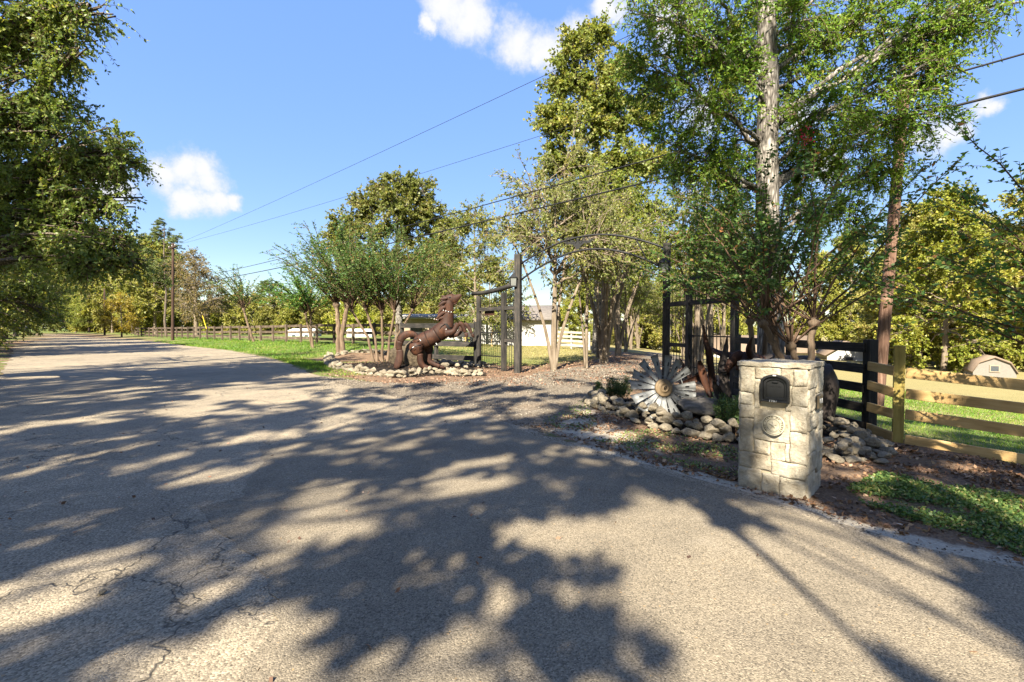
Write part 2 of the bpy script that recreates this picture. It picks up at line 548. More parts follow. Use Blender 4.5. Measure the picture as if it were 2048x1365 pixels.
def mat_leaf(name, stops, trans=0.44, tcol=1.0, rough=0.45, gain=1.0):
    m, g = new_mat(name)
    r = g.attr('rnd')
    stops = [(p_, tuple(min(0.9, q * gain) for q in c_)) for p_, c_ in stops]
    c = g.ramp(r, stops)
    oi = g.n('ShaderNodeObjectInfo').outputs['Random']
    hs = g.n('ShaderNodeHueSaturation', ins={'Hue': g.maprange(oi, 0, 1, 0.485, 0.512), 'Saturation': g.maprange(oi, 0, 1, 0.9, 1.08), 'Value': g.maprange(g.math('FRACT', g.math('MULTIPLY', oi, 7.3)), 0, 1, 0.82, 1.15), 'Color': c})
    p = g.n('ShaderNodeBsdfPrincipled', ins={'Base Color': hs.outputs[0], 'Roughness': rough, 'Specular IOR Level': 0.3})
    tc = g.mix(1.0, hs.outputs[0], (1.25 * tcol, 1.2 * tcol, 0.55 * tcol), 'MULTIPLY')
    tr = g.n('ShaderNodeBsdfTranslucent', ins={'Color': tc})
    mx = g.n('ShaderNodeMixShader', ins={0: trans})
    g.t.links.new(p.outputs[0], mx.inputs[1]); g.t.links.new(tr.outputs[0], mx.inputs[2])
    o = g.n('ShaderNodeOutputMaterial')
    g.t.links.new(mx.outputs[0], o.inputs[0])
    return m

L_oak = mat_leaf('oak_leaf', [(0.0, (0.036, 0.072, 0.011)), (0.45, (0.070, 0.115, 0.018)), (0.85, (0.130, 0.160, 0.030)), (1.0, (0.22, 0.165, 0.045))], gain=1.95)
L_myrtle = mat_leaf('myrtle_leaf', [(0.0, (0.022, 0.050, 0.012)), (0.6, (0.045, 0.085, 0.020)), (0.93, (0.085, 0.120, 0.030)), (1.0, (0.19, 0.075, 0.030))], gain=2.0)
L_myrtle_dry = mat_leaf('thin_myrtle_leaf', [(0.0, (0.060, 0.098, 0.014)), (0.5, (0.125, 0.155, 0.026)), (0.88, (0.21, 0.195, 0.042)), (1.0, (0.28, 0.16, 0.050))], gain=1.3)
L_gum = mat_leaf('gum_leaf', [(0.0, (0.065, 0.100, 0.016)), (0.6, (0.130, 0.158, 0.028)), (1.0, (0.25, 0.215, 0.055))], gain=1.35)
L_far = mat_leaf('woodland_leaf', [(0.0, (0.075, 0.098, 0.016)), (0.5, (0.160, 0.172, 0.032)), (0.9, (0.26, 0.23, 0.055)), (1.0, (0.33, 0.22, 0.07))], gain=1.55)
L_yellow = mat_leaf('yellowing_leaf', [(0.0, (0.14, 0.13, 0.024)), (0.5, (0.25, 0.20, 0.035)), (1.0, (0.40, 0.25, 0.05))])
L_pine = mat_leaf('pine_needle', [(0.0, (0.030, 0.055, 0.014)), (0.6, (0.065, 0.090, 0.025)), (1.0, (0.12, 0.115, 0.04))], 0.15, gain=1.6)
L_bare = mat_leaf('sparse_brown_leaf', [(0.0, (0.10, 0.09, 0.03)), (0.6, (0.19, 0.145, 0.06)), (1.0, (0.30, 0.17, 0.08))])
L_shrub = mat_leaf('shrub_leaf', [(0.0, (0.040, 0.085, 0.030)), (0.6, (0.085, 0.150, 0.050)), (1.0, (0.16, 0.22, 0.06))])
L_flower = mat_leaf('crimson_petal', [(0.0, (0.38, 0.015, 0.06)), (1.0, (0.55, 0.04, 0.12))])
L_grass = mat_leaf('grass_blade', [(0.0, (0.045, 0.105, 0.012)), (0.55, (0.10, 0.185, 0.022)), (0.85, (0.20, 0.25, 0.045)), (1.0, (0.38, 0.30, 0.12))], 0.4, gain=1.25)
L_cover = mat_leaf('clover_leaf', [(0.0, (0.045, 0.095, 0.025)), (0.6, (0.10, 0.175, 0.045)), (0.9, (0.20, 0.24, 0.06)), (1.0, (0.34, 0.27, 0.12))], 0.35, gain=1.25)
L_litter = mat_leaf('fallen_leaf', [(0.0, (0.050, 0.030, 0.018)), (0.4, (0.13, 0.075, 0.040)), (0.75, (0.24, 0.13, 0.065)), (1.0, (0.42, 0.30, 0.19))], 0.1, rough=0.7)
L_chip = mat_leaf('mulch_chip', [(0.0, (0.006, 0.005, 0.004)), (0.7, (0.020, 0.015, 0.012)), (0.93, (0.05, 0.032, 0.022)), (1.0, (0.15, 0.09, 0.05))], 0.05, rough=0.8)

def mat_bark(name, a, b, c, stretch=0.2, scale=14.0, bump=0.8, smooth=False):
    m, g = new_mat(name)
    P = g.mapping(g.coords('Object'), (1, 1, stretch))
    n = g.noise(P, scale, 6.0, 0.65, 0.6)
    v = g.voro(P, scale * 1.4, 'DISTANCE_TO_EDGE')
    f = n if smooth else g.math('ADD', g.math('MULTIPLY', n, 0.65), g.maprange(v, 0.0, 0.35, 0.0, 0.35))
    cc = g.ramp(f, [(0.3, a), (0.52, b), (0.75, c)])
    lichen = g.maprange(g.noise(g.coords('Object'), 3.1, 4.0, 0.6), 0.58, 0.7, 0.0, 0.5)
    cc = g.mix(lichen, cc, tuple(min(1, q * 1.15) for q in c))
    return finish(m, g, cc, 0.9, g.bump(f, bump, 0.02), spec=0.15)
M_bark_oak = mat_bark('oak_bark', (0.045, 0.039, 0.034), (0.15, 0.134, 0.118), (0.33, 0.305, 0.275))
M_bark_dark = mat_bark('dark_bark', (0.040, 0.032, 0.026), (0.12, 0.095, 0.072), (0.25, 0.20, 0.16))
M_bark_myrtle = mat_bark('myrtle_bark', (0.055, 0.038, 0.026), (0.125, 0.088, 0.060), (0.23, 0.175, 0.125), 0.12, 9.0, 0.3, True)
M_bark_pale = mat_bark('pale_bark', (0.080, 0.060, 0.042), (0.155, 0.122, 0.088), (0.27, 0.225, 0.175), 0.15, 10.0, 0.35, True)
M_twig = mat_bark('twig_bark', (0.040, 0.026, 0.018), (0.095, 0.060, 0.040), (0.17, 0.11, 0.075), 0.2, 20.0, 0.2, True)
M_twig_pale = mat_bark('pale_twig', (0.09, 0.072, 0.054), (0.17, 0.14, 0.11), (0.26, 0.225, 0.185), 0.2, 20.0, 0.2, True)

def mat_wood(name, a, b, c, rough=0.85, grain=14.0, knots=False):
    """grain runs along the board's own long side (local X)"""
    m, g = new_mat(name)
    rnd = g.n('ShaderNodeObjectInfo').outputs['Random']
    off = g.n('ShaderNodeCombineXYZ', ins={0: g.math('MULTIPLY', rnd, 37.0), 1: g.math('MULTIPLY', rnd, 11.0), 2: 0.0}).outputs[0]
    P = g.vmath('ADD', g.coords('Object'), off)
    Q = g.mapping(P, (0.9, 1.0, 1.0))
    n = g.noise(g.mapping(P, (0.08, 1, 1)), grain * 2.2, 5.0, 0.6, 0.4)
    w = g.noise(Q, 3.0, 5.0, 0.6)
    f = g.math('ADD', g.math('MULTIPLY', n, 0.6), g.math('MULTIPLY', w, 0.4))
    cc = g.ramp(f, [(0.33, a), (0.5, b), (0.68, c)])
    if knots:
        k = g.maprange(g.voro(g.mapping(P, (1.0, 3.0, 3.0)), 1.5), 0.02, 0.075, 0.85, 0.0)
        cc = g.mix(k, cc, (0.09, 0.045, 0.015))
    val = g.maprange(rnd, 0, 1, 0.82, 1.15)
    cc = g.mix(1.0, cc, g.n('ShaderNodeCombineColor', ins={0: val, 1: val, 2: val}).outputs[0], 'MULTIPLY')
    return finish(m, g, cc, rough, g.bump(f, 0.45, 0.01), spec=0.2)
M_wood_old = mat_wood('weathered_board', (0.030, 0.021, 0.015), (0.085, 0.062, 0.045), (0.20, 0.16, 0.12))
M_wood_gate = mat_wood('weathered_timber', (0.011, 0.011, 0.011), (0.030, 0.028, 0.026), (0.075, 0.062, 0.052))
M_wood_black = mat_wood('black_stained_board', (0.008, 0.008, 0.009), (0.022, 0.020, 0.019), (0.065, 0.055, 0.046), 0.7)
M_wood_tan = mat_wood('fresh_pine_board', (0.29, 0.18, 0.068), (0.46, 0.30, 0.125), (0.57, 0.40, 0.185), 0.75, 10.0, True)
M_wood_green = mat_wood('treated_pine_post', (0.20, 0.150, 0.042), (0.34, 0.26, 0.075), (0.44, 0.35, 0.12), 0.8, 10.0, True)
M_wood_grey = mat_wood('silvered_rail', (0.18, 0.16, 0.14), (0.34, 0.31, 0.27), (0.48, 0.44, 0.39))
M_pole = mat_bark('creosote_pole', (0.055, 0.030, 0.020), (0.125, 0.072, 0.050), (0.24, 0.155, 0.112), 0.05, 24.0, 0.35, True)
M_pole_dark = mat_bark('dark_pole', (0.020, 0.013, 0.010), (0.050, 0.030, 0.022), (0.11, 0.070, 0.050), 0.05, 24.0, 0.35, True)

def mat_rust(name, a, b, c, rough=0.62):
    m, g = new_mat(name)
    P = g.coords('Object')
    n = g.noise(P, 3.2, 6.0, 0.65, 0.5)
    s = g.noise(g.mapping(P, (6, 6, 0.8)), 3.0, 4.0, 0.6)
    f = g.math('ADD', g.math('MULTIPLY', n, 0.65), g.math('MULTIPLY', s, 0.35))
    c1 = g.ramp(f, [(0.33, a), (0.52, b), (0.7, c)])
    return finish(m, g, c1, g.maprange(n, 0.3, 0.7, rough - 0.1, rough + 0.2), g.bump(g.noise(P, 30.0, 4.0), 0.25, 0.005), metallic=0.08, spec=0.25)
M_rust = mat_rust('rusted_steel', (0.011, 0.005, 0.004), (0.034, 0.013, 0.007), (0.090, 0.033, 0.013))
M_rust_dark = mat_rust('brown_steel', (0.014, 0.007, 0.006), (0.040, 0.018, 0.012), (0.080, 0.036, 0.022))
M_rust_grey = mat_rust('grey_brown_steel', (0.020, 0.016, 0.015), (0.040, 0.032, 0.029), (0.066, 0.052, 0.046))

def mat_plain(name, c, rough=0.6, metallic=0.0, var=0.25, scale=8.0, spec=0.3, bump=0.1):
    m, g = new_mat(name)
    P = g.coords('Object')
    n = g.noise(P, scale, 5.0, 0.65)
    cc = g.ramp(n, [(0.25, tuple(q * (1 - var) for q in c)), (0.75, tuple(min(1, q * (1 + var)) for q in c))])
    return finish(m, g, cc, g.maprange(n, 0.3, 0.7, max(0, rough - 0.08), min(1, rough + 0.08)), g.bump(g.noise(P, scale * 5, 3.0), bump, 0.004), metallic, spec)
M_iron = mat_plain('black_iron', (0.008, 0.008, 0.009), 0.6, 0.0)
M_black = mat_plain('black_cast_metal', (0.014, 0.014, 0.015), 0.35, 0.2, spec=0.5)
M_wire = mat_plain('black_cable', (0.012, 0.012, 0.013), 0.6)
M_seam = mat_plain('dark_gap_steel', (0.006, 0.005, 0.005), 0.8)
M_white_wall = mat_plain('white_siding', (0.36, 0.35, 0.33), 0.7, var=0.08)
M_white_trim = mat_plain('white_trim', (0.78, 0.77, 0.74), 0.6, var=0.04)
M_shed = mat_plain('weathered_shed_siding', (0.17, 0.155, 0.135), 0.8, var=0.15)
M_roof = mat_plain('grey_shingle', (0.15, 0.132, 0.118), 0.9, var=0.3, scale=4)
M_roof_tan = mat_plain('tan_shingle', (0.17, 0.125, 0.09), 0.9, var=0.2, scale=4)
M_red = mat_plain('barn_red', (0.23, 0.035, 0.03), 0.7, var=0.2)
M_dark_door = mat_plain('dark_opening', (0.05, 0.047, 0.045), 0.7)
M_tan_wall = mat_plain('tan_siding', (0.24, 0.195, 0.14), 0.8, var=0.1)
M_grey_sheet = mat_plain('corrugated_grey', (0.30, 0.285, 0.265), 0.8, 0.0, var=0.2)
M_yellow = mat_plain('yellow_guard', (0.60, 0.42, 0.02), 0.5, var=0.1)
M_glass = mat_plain('frosted_glass', (0.13, 0.135, 0.13), 0.12, var=0.1, spec=0.7)
M_window = mat_plain('window_pane', (0.05, 0.06, 0.07), 0.08, spec=0.7)
M_bronze = mat_plain('brass_hub', (0.17, 0.12, 0.068), 0.6, 0.3, var=0.45, scale=12)
M_galv = mat_plain('galvanised_sheet', (0.17, 0.173, 0.173), 0.6, 0.35, var=0.45, scale=9, bump=0.25)
M_seal = mat_plain('cast_limestone_seal', (0.40, 0.36, 0.27), 0.75, var=0.35, scale=14)
M_seal_dark = mat_plain('seal_groove', (0.075, 0.065, 0.05), 0.85)
M_plaque = mat_plain('bronze_plaque', (0.13, 0.10, 0.065), 0.5, 0.5, var=0.3)
M_silver = mat_plain('silver_letter', (0.55, 0.55, 0.55), 0.4, 0.4, var=0.2)
M_ceramic = mat_plain('porcelain', (0.32, 0.30, 0.28), 0.3)

def mat_stone(name, cols, scale=4.0, bump=0.7, lo=0.72, hi=1.2):
    m, g = new_mat(name)
    rnd = g.n('ShaderNodeObjectInfo').outputs['Random']
    off = g.n('ShaderNodeCombineXYZ', ins={0: g.math('MULTIPLY', rnd, 19.0), 1: g.math('MULTIPLY', rnd, 7.0), 2: rnd}).outputs[0]
    P = g.vmath('ADD', g.coords('Object'), off)
    n = g.noise(P, scale, 6.0, 0.65, 0.4)
    c = g.ramp(n, [(0.28, cols[0]), (0.5, cols[1]), (0.72, cols[2])])
    fine = g.noise(P, scale * 9, 4.0, 0.7)
    c = g.mix(g.maprange(fine, 0.56, 0.72, 0.0, 0.6), c, cols[3])
    ch = g.maprange(g.math('FRACT', g.math('MULTIPLY', rnd, 5.7)), 0, 1, lo, hi)
    c = g.mix(1.0, c, g.n('ShaderNodeCombineColor', ins={0: ch, 1: g.math('MULTIPLY', ch, 0.99), 2: g.math('MULTIPLY', ch, 0.96)}).outputs[0], 'MULTIPLY')
    h = g.math('ADD', n, g.math('MULTIPLY', fine, 0.35))
    return finish(m, g, c, 0.9, g.bump(h, bump, 0.03), spec=0.2)
M_fieldstone = mat_stone('fieldstone', [(0.105, 0.084, 0.058), (0.205, 0.175, 0.130), (0.30, 0.265, 0.21), (0.09, 0.072, 0.05)], 7.0)
M_limestone = mat_stone('cream_limestone', [(0.15, 0.122, 0.086), (0.33, 0.290, 0.225), (0.47, 0.43, 0.355), (0.13, 0.092, 0.058)], 5.5, 1.0, 0.88, 1.1)
M_mortar = mat_plain('pillar_mortar', (0.33, 0.275, 0.19), 0.95, var=0.2, scale=20, bump=0.5)
M_boulder = mat_stone('lichened_boulder', [(0.022, 0.018, 0.014), (0.075, 0.058, 0.040), (0.16, 0.13, 0.088), (0.03, 0.026, 0.018)], 9.0, 1.0)
M_flatrock = mat_stone('grey_flat_rock', [(0.06, 0.055, 0.05), (0.15, 0.135, 0.12), (0.25, 0.225, 0.20), (0.05, 0.045, 0.04)], 5.0, 1.0)
M_pebble = mat_leaf('loose_stone', [(0.0, (0.075, 0.062, 0.046)), (0.6, (0.16, 0.135, 0.10)), (1.0, (0.31, 0.27, 0.21))], 0.0, rough=0.85)

# ---------------------------------------------------------------- ground, road, driveway
def axis_coords(lo, hi, step, far, grow=1.16):
    a = list(np.arange(lo, hi + 1e-6, step))
    s = step; v = hi
    while v < far:
        s *= grow; v += s; a.append(v)
    s = step; v = lo
    while v > -far:
        s *= grow; v -= s; a.insert(0, v)
    return np.array(a)

def build_ground():
    xs = axis_coords(-14, 13, 0.14, 1500)
    ys = axis_coords(2, 26, 0.14, 1500)
    X, Y = np.meshgrid(xs, ys)
    Z = T(X, Y)
    rng = np.random.default_rng(5)
    d_road = np.where(in_poly(X, Y, ROAD), -1, 1) * dist_poly(X, Y, ROAD)
    bump = 0.012 * np.sin(X * 2.1 + np.cos(Y * 1.3) * 2) * np.cos(Y * 1.7 + np.sin(X)) + 0.008 * np.sin(X * 5.3 + Y * 4.1)
    Z = Z + bump * sstep(0.1, 0.8, d_road)
    Z = np.where(d_road < -0.3, Z - 0.05, Z)
    w1 = soft_in(X, Y, DRIVE, 0.5)
    Z = Z - 0.03 * (w1 > 0.85)
    # zones
    right_dirt = [gxy(1050, 850), gxy(1180, 795), (2.0, 12.0), (5.2, 13.0), (5.6, 9.0), (6.1, 7.2), (6.4, 6.2), (7.2, 5.2), (6.4, 3.6), (5.2, 2.4), (3.2, 2.6), (1.6, 4.8)]
    cover = [gxy(1690, 985), gxy(1760, 950), gxy(1900, 975), gxy(2100, 1010), gxy(2300, 1100), gxy(2100, 1135), gxy(1960, 1085), gxy(1820, 1045), gxy(1720, 1010)]
    gate_dirt = [(-3.2, 13.2), (-6.4, 16.6), (-6.9, 19.4), (-8.6, 21.6), (-4.0, 22.5), (0.2, 19.8), (2.5, 22.0), (5.5, 29.0), (8.0, 40.0), (9.5, 40.0), (14.0, 40.0), (12.0, 30.0), (9.0, 22.0), (7.2, 14.0), (5.0, 11.5), (2.6, 12.4), (0.6, 14.0)]
    left_edge = [(-60, 57.6), (-25.5, 23.7), (-15.2, 13.2), (-9.2, 7.0), (-5.6, 2.2), (-7.0, 1.0), (-11.2, 6.2), (-16.8, 12.6), (-26.5, 22.7), (-61, 56.8)]
    shade_dirt = [(-8.6, 22.0), (-10.8, 24.2), (-9.5, 27.5), (-6.0, 27.0), (-5.0, 22.5)]
    dirt = np.maximum.reduce([soft_in(X, Y, right_dirt, 0.5), soft_in(X, Y, gate_dirt, 0.6), soft_in(X, Y, left_edge, 0.5), soft_in(X, Y, shade_dirt, 0.8) * 0.8,
                              np.clip(1 - (d_road + 0.3) / 0.7, 0, 1)])
    dirt = dirt * (1 - 0.45 * soft_in(X, Y, cover, 0.5))
    sand = np.clip(1.05 - np.abs(d_road - 0.05) / 0.35, 0, 1) * sstep(0.2, 1.5, X) * (Y < 12)
    sand = np.maximum(sand, 0.62 * soft_in(X, Y, [(0.2, 7.3), (1.2, 10.0), (2.0, 11.6), (1.8, 8.6), (2.2, 6.0), (1.4, 6.0)], 0.5))
    mulch = np.maximum(soft_in(X, Y, BED_FAN, 0.15), soft_in(X, Y, BED_HORSE, 0.2))
    dry = np.clip(sstep(18, 30, Y) * sstep(-2, 1, X) + 0.85 * sstep(6.5, 10, X) * sstep(8, 12, Y), 0, 1)
    n, m_ = X.shape
    i = np.arange(n * m_).reshape(n, m_)
    Q = np.stack([i[:-1, :-1], i[:-1, 1:], i[1:, 1:], i[1:, :-1]], -1).reshape(-1, 4)
    me = np_mesh('ground', np.column_stack([X.ravel(), Y.ravel(), Z.ravel()]), Q, M_ground, True,
                 {'dirt': dirt.ravel(), 'sand': sand.ravel(), 'mulch': mulch.ravel(), 'dry': dry.ravel()})
    return tag(mesh_obj('ground', me), kind='structure'), cover
ground, COVER = build_ground()
road_outline = rough_outline(smooth_poly(ROAD, 1), 0.22, 0.028, 3)
road = sheet('road', road_outline, 0.016, M_road)
drive = sheet('driveway', rough_outline(smooth_poly(DRIVE, 1), 0.2, 0.06, 4), 0.008, M_gravel, grid=0.8)
PATCH = [gxy(1052, 868), gxy(1000, 846), gxy(915, 850), gxy(830, 859), gxy(700, 874), gxy(610, 884), gxy(520, 896), gxy(528, 930), gxy(497, 962), gxy(482, 1000), gxy(400, 1020), gxy(420, 1050), gxy(520, 1130), gxy(560, 1250), gxy(470, 1365), gxy(420, 1500),
         (0.0, 0.8), (1.0, -1.0), (4.0, -4.0), (8.0, -2.0), (5.4, 1.2), (4.2, 2.3), gxy(2020, 1142), gxy(1850, 1108), gxy(1690, 1066), gxy(1590, 1028), gxy(1470, 992), gxy(1320, 950), gxy(1190, 914)]
patch = sheet('road_patch', rough_outline(PATCH, 0.10, 0.016, 9), 0.021, M_patch)

# ---------------------------------------------------------------- stones
def rock_mesh(name, seed, mat, sub=3, rough=0.16, flat=1.0, facet=0.0):
    rng = np.random.default_rng(seed)
    bm = bmesh.new()
    bmesh.ops.create_icosphere(bm, subdivisions=sub, radius=0.5)
    fr = rng.normal(size=(6, 3)) * 2.2; ph = rng.uniform(0, 6.28, 6)
    pl = nrm(rng.normal(size=(13, 3))); pd = rng.uniform(0.27, 0.42, 13)
    for v in bm.verts:
        p = np.array(v.co)
        k = sum(math.sin(float(fr[i] @ p) * 2 + ph[i]) for i in range(6)) / 6
        p = p * (1 + rough * k)
        if facet > 0:
            for n_, d_ in zip(pl, pd):
                e = float(p @ n_) - d_
                if e > 0: p = p - n_ * e * facet
        k2 = sum(math.sin(float(fr[i][::-1] @ p) * 7 + ph[i] * 2) for i in range(6)) / 6
        p = p * (1 + rough * 0.16 * k2)
        p[2] *= flat
        v.co = p
    me = bpy.data.meshes.new(name)
    bm.to_mesh(me); bm.free()
    me.polygons.foreach_set('use_smooth', np.ones(len(me.polygons), dtype=bool))
    me.materials.append(mat)
    return me

STONES = [rock_mesh('stone', 20 + i, M_fieldstone, 3, 0.26, 1.0, 1.0) for i in range(10)]

def stone_border(name, line, courses, size, seed, label, gap=0.82, spread=0.10, flat=(0.45, 0.8), keep=None):
    rng = np.random.default_rng(seed)
    line = [np.array(p, dtype=float) for p in line]
    c = sum(line) / len(line)
    root = empty(name, (c[0], c[1], Ts(c[0], c[1])), 0, label, 'stone border')
    base = np.array(root.location)
    seg = [np.linalg.norm(line[i + 1] - line[i]) for i in range(len(line) - 1)]
    for cidx, (dz, inset) in enumerate(courses):
        s = rng.uniform(0, size * 0.6)
        while s < sum(seg):
            w = size * rng.uniform(0.65, 1.5) * (1.0 if cidx == 0 else 0.95)
            acc = 0
            for i, L in enumerate(seg):
                if s <= acc + L or i == len(seg) - 1:
                    t = min(1, (s - acc) / L); p = line[i] * (1 - t) + line[i + 1] * t
                    d = (line[i + 1] - line[i]) / L
                    break
                acc += L
            nd = np.array([-d[1], d[0]])
            p = p + nd * (inset + rng.normal() * spread * 0.5)
            fl = rng.uniform(*flat)
            h = w * fl
            z = Ts(p[0], p[1]) + dz + h * 0.30
            o = mesh_obj('stone', STONES[rng.integers(len(STONES))], root, (p[0] - base[0], p[1] - base[1], z - base[2]),
                         (rng.normal() * 0.18, rng.normal() * 0.18, math.atan2(d[1], d[0]) + rng.normal() * 0.5),
                         (w * 1.15, w * rng.uniform(0.7, 1.0), h * 1.15))
            s += w * gap
    return root

fan_line = [gxy(1180, 796), gxy(1188, 816), gxy(1216, 830), gxy(1262, 838), gxy(1312, 858), gxy(1372, 868), gxy(1440, 882), gxy(1500, 890), gxy(1560, 893)]
stone_border('stone_border', fan_line, [(0.0, 0.0), (0.09, 0.10), (0.17, 0.20)], 0.18, 31, 'low stacked fieldstone border curving round the windmill fan bed')
pile_line = [gxy(1652, 905), gxy(1700, 925), gxy(1740, 905), gxy(1735, 885), gxy(1700, 868), gxy(1668, 858)]
stone_border('stone_border', pile_line, [(0.0, 0.0), (0.0, 0.22), (0.09, 0.10), (0.15, 0.2), (0.02, -0.14)], 0.17, 32, 'heaped tan stone border beside the right flank of the mailbox pillar', 0.95, 0.16, (0.4, 0.75))
horse_line = [gxy(655, 712), gxy(654, 726), gxy(668, 738), gxy(712, 746), gxy(760, 754), gxy(806, 756), gxy(850, 749), gxy(880, 747), gxy(925, 752), gxy(970, 750)]
stone_border('stone_border', horse_line, [(0.0, 0.0), (0.09, 0.14)], 0.24, 33, 'long stacked fieldstone border in front of the rearing horse sculpture', 0.85, 0.12)
back_line = [gxy(880, 730), gxy(905, 733), gxy(940, 731), gxy(958, 736)]
stone_border('stone_border', back_line, [(0.0, 0.0), (0.0, 0.3), (0.0, -0.28)], 0.26, 34, 'loose pale stones between the rearing horse and the small iron gate', 0.9, 0.2)
back2 = [gxy(675, 712), gxy(705, 706), gxy(750, 706), gxy(790, 710)]
stone_border('stone_border', back2, [(0.0, 0.0), (0.08, 0.05)], 0.34, 35, 'flat stones along the back of the horse bed behind the myrtle stems', 0.9, 0.1, (0.25, 0.45))

def boulder(name, px, py, Y, size, seed, label, mat=None, rot=0.0, sink=0.3):
    p = at(px, py, Y); z = Ts(p[0], Y)
    me = rock_mesh(name, seed, mat or M_boulder, 4, 0.42, 1.0, 0.6)
    o = mesh_obj(name, me, None, (p[0], Y, z + size[2] * (0.5 - sink)), (0, 0, rot), size)
    return tag(o, label, 'boulder')
boulder('boulder', 834, 735, 17.7, (1.1, 0.9, 1.3), 51, 'rough dark boulder standing under the belly and tail of the horse', rot=0.3, sink=0.2)
boulder('boulder', 798, 738, 18.0, (0.8, 0.8, 1.0), 52, 'smaller lichened boulder left of the horse tail', rot=1.0, sink=0.22)
boulder('flat_rock', 1408, 815, 8.0, (0.95, 0.55, 0.34), 53, 'long grey layered rock lying right of the windmill fan', M_flatrock, -0.25, 0.1)
boulder('flat_rock', 1352, 800, 8.75, (0.7, 0.5, 0.45), 54, 'dark grey rock half hidden behind the windmill fan', M_flatrock, 0.4, 0.2)
boulder('cream_rock', 1285, 805, 8.5, (0.36, 0.3, 0.36), 55, 'pale cream rock leaning behind the lower left fan blades', M_limestone, 0.4, 0.1)

# ---------------------------------------------------------------- mailbox pillar
def build_pillar():
    cx, cy = 2.73, 4.446                      # near corner on the ground
    fd = np.array((-0.731, 0.682))           # along the front, towards its left end
    W_, D_, H_ = 0.592, 0.60, 1.25
    sd = np.array((0.682, 0.731))
    rz = math.atan2(-fd[1], -fd[0])          # local X runs along the front to the right
    c = np.array((cx, cy)) + fd * W_ / 2 + sd * D_ / 2
    root = empty('mailbox_pillar', (c[0], c[1], 0.0), rz, 'square cream limestone mailbox pillar at the road edge', 'mailbox')
    box('core', (W_ - 0.004, D_ - 0.004, H_ + 0.12), (0, 0, (H_ + 0.12) / 2 - 0.14), M_mortar, root, bev=0.004)
    rng = np.random.default_rng(77)
    def block(u0, u1, v0, v1, face, seed):
        """rough-faced block; u across 0..1, v down 0..1"""
        w = (u1 - u0) * W_ - 0.002; h = (v1 - v0) * (H_ + 0.1) - 0.002
        r2 = np.random.default_rng(seed)
        nx = max(6, int(w / 0.014)); nz = max(6, int(h / 0.014))
        gx = np.linspace(-w / 2, w / 2, nx + 1); gz = np.linspace(-h / 2, h / 2, nz + 1)
        X, Z = np.meshgrid(gx, gz)
        f = r2.normal(size=(5, 2)) * 14; ph = r2.uniform(0, 6.28, 5)
        k = sum(np.sin(f[i, 0] * X + f[i, 1] * Z + ph[i]) for i in range(5)) / 5
        e = np.minimum(np.minimum(X + w / 2, w / 2 - X), np.minimum(Z + h / 2, h / 2 - Z))
        k2 = sum(np.sin(f[i, 1] * 3.1 * X - f[i, 0] * 2.7 * Z + ph[i] * 2) for i in range(5)) / 5
        Y = -(0.012 + 0.005 * k + 0.006 * k2 + 0.003 * r2.normal()) * (0.45 + 0.55 * sstep(-0.001, 0.006, e)) - 0.004
        Y = Y + r2.normal(size=Y.shape) * 0.0016
        X = X + 0.004 * np.sin(Z * 40 + ph[0]); Z = Z + 0.004 * np.sin(X * 35 + ph[1])
        n_, m_ = X.shape
        V = np.stack([X, Y, Z], -1).reshape(-1, 3)
        i = np.arange(n_ * m_).reshape(n_, m_)
        Q = np.stack([i[:-1, :-1], i[:-1, 1:], i[1:, 1:], i[1:, :-1]], -1).reshape(-1, 4)
        ring = np.concatenate([i[0, :], i[1:, -1], i[-1, -2::-1], i[-2:0:-1, 0]])
        back = V[ring].copy(); back[:, 1] = 0.02
        V2 = np.concatenate([V, back])
        b0 = len(V); nr = len(ring); j = np.arange(nr); j2 = (j + 1) % nr
        S = np.stack([ring[j], b0 + j, b0 + j2, ring[j2]], -1)
        me = np_mesh('stone_block', V2, [np.concatenate([Q, S])], M_limestone, True)
        uc = (u0 + u1) / 2 - 0.5; vc = H_ - (v0 + v1) / 2 * (H_ + 0.1)
        o = mesh_obj('stone_block', me, root)
        if face == 0: o.location = (uc * W_, -D_ / 2, vc); o.rotation_euler = (0, 0, 0)
        if face == 1: o.location = (W_ / 2, uc * D_, vc); o.rotation_euler = (0, 0, PI / 2)
        if face == 2: o.location = (-uc * W_, D_ / 2, vc); o.rotation_euler = (0, 0, PI)
        if face == 3: o.location = (-W_ / 2, -uc * D_, vc); o.rotation_euler = (0, 0, -PI / 2)
    front = [(0, .23, .03, .22), (0, .21, .22, .31), (0, .235, .31, .41), (0, .22, .41, .66), (.23, .62, .03, .115), (.62, .80, .03, .15), (.80, 1, .03, .15), (.78, 1, .15, .29), (.76, 1, .29, .47),
             (.22, .76, .33, .56), (.235, .48, .56, .66), (.48, .70, .56, .69), (.76, 1, .47, .69), (.70, .76, .56, .69), (0, .50, .66, .775), (.50, 1, .69, .80), (0, .36, .775, 1), (.36, .62, .79, 1), (.62, 1, .80, 1), (.23, .32, .115, .33), (.70, .78, .15, .33)]
    side = [(0, .55, .03, .17), (.55, 1, .03, .22), (0, .4, .17, .33), (.4, 1, .22, .36), (0, .62, .33, .46), (.62, 1, .36, .5), (0, .45, .46, .62), (.45, 1, .5, .66), (0, .6, .62, .76), (.6, 1, .66, .8), (0, .48, .76, 1), (.48, 1, .8, 1)]
    k = 300
    for fc, lay in ((0, front), (1, side), (2, side), (3, side)):
        for b in lay:
            block(*b, fc, k); k += 1
    # cap slab, rough edged
    r2 = np.random.default_rng(8)
    bm = bmesh.new()
    bmesh.ops.create_cube(bm, size=1.0)
    bmesh.ops.subdivide_edges(bm, edges=bm.edges, cuts=9, use_grid_fill=True)
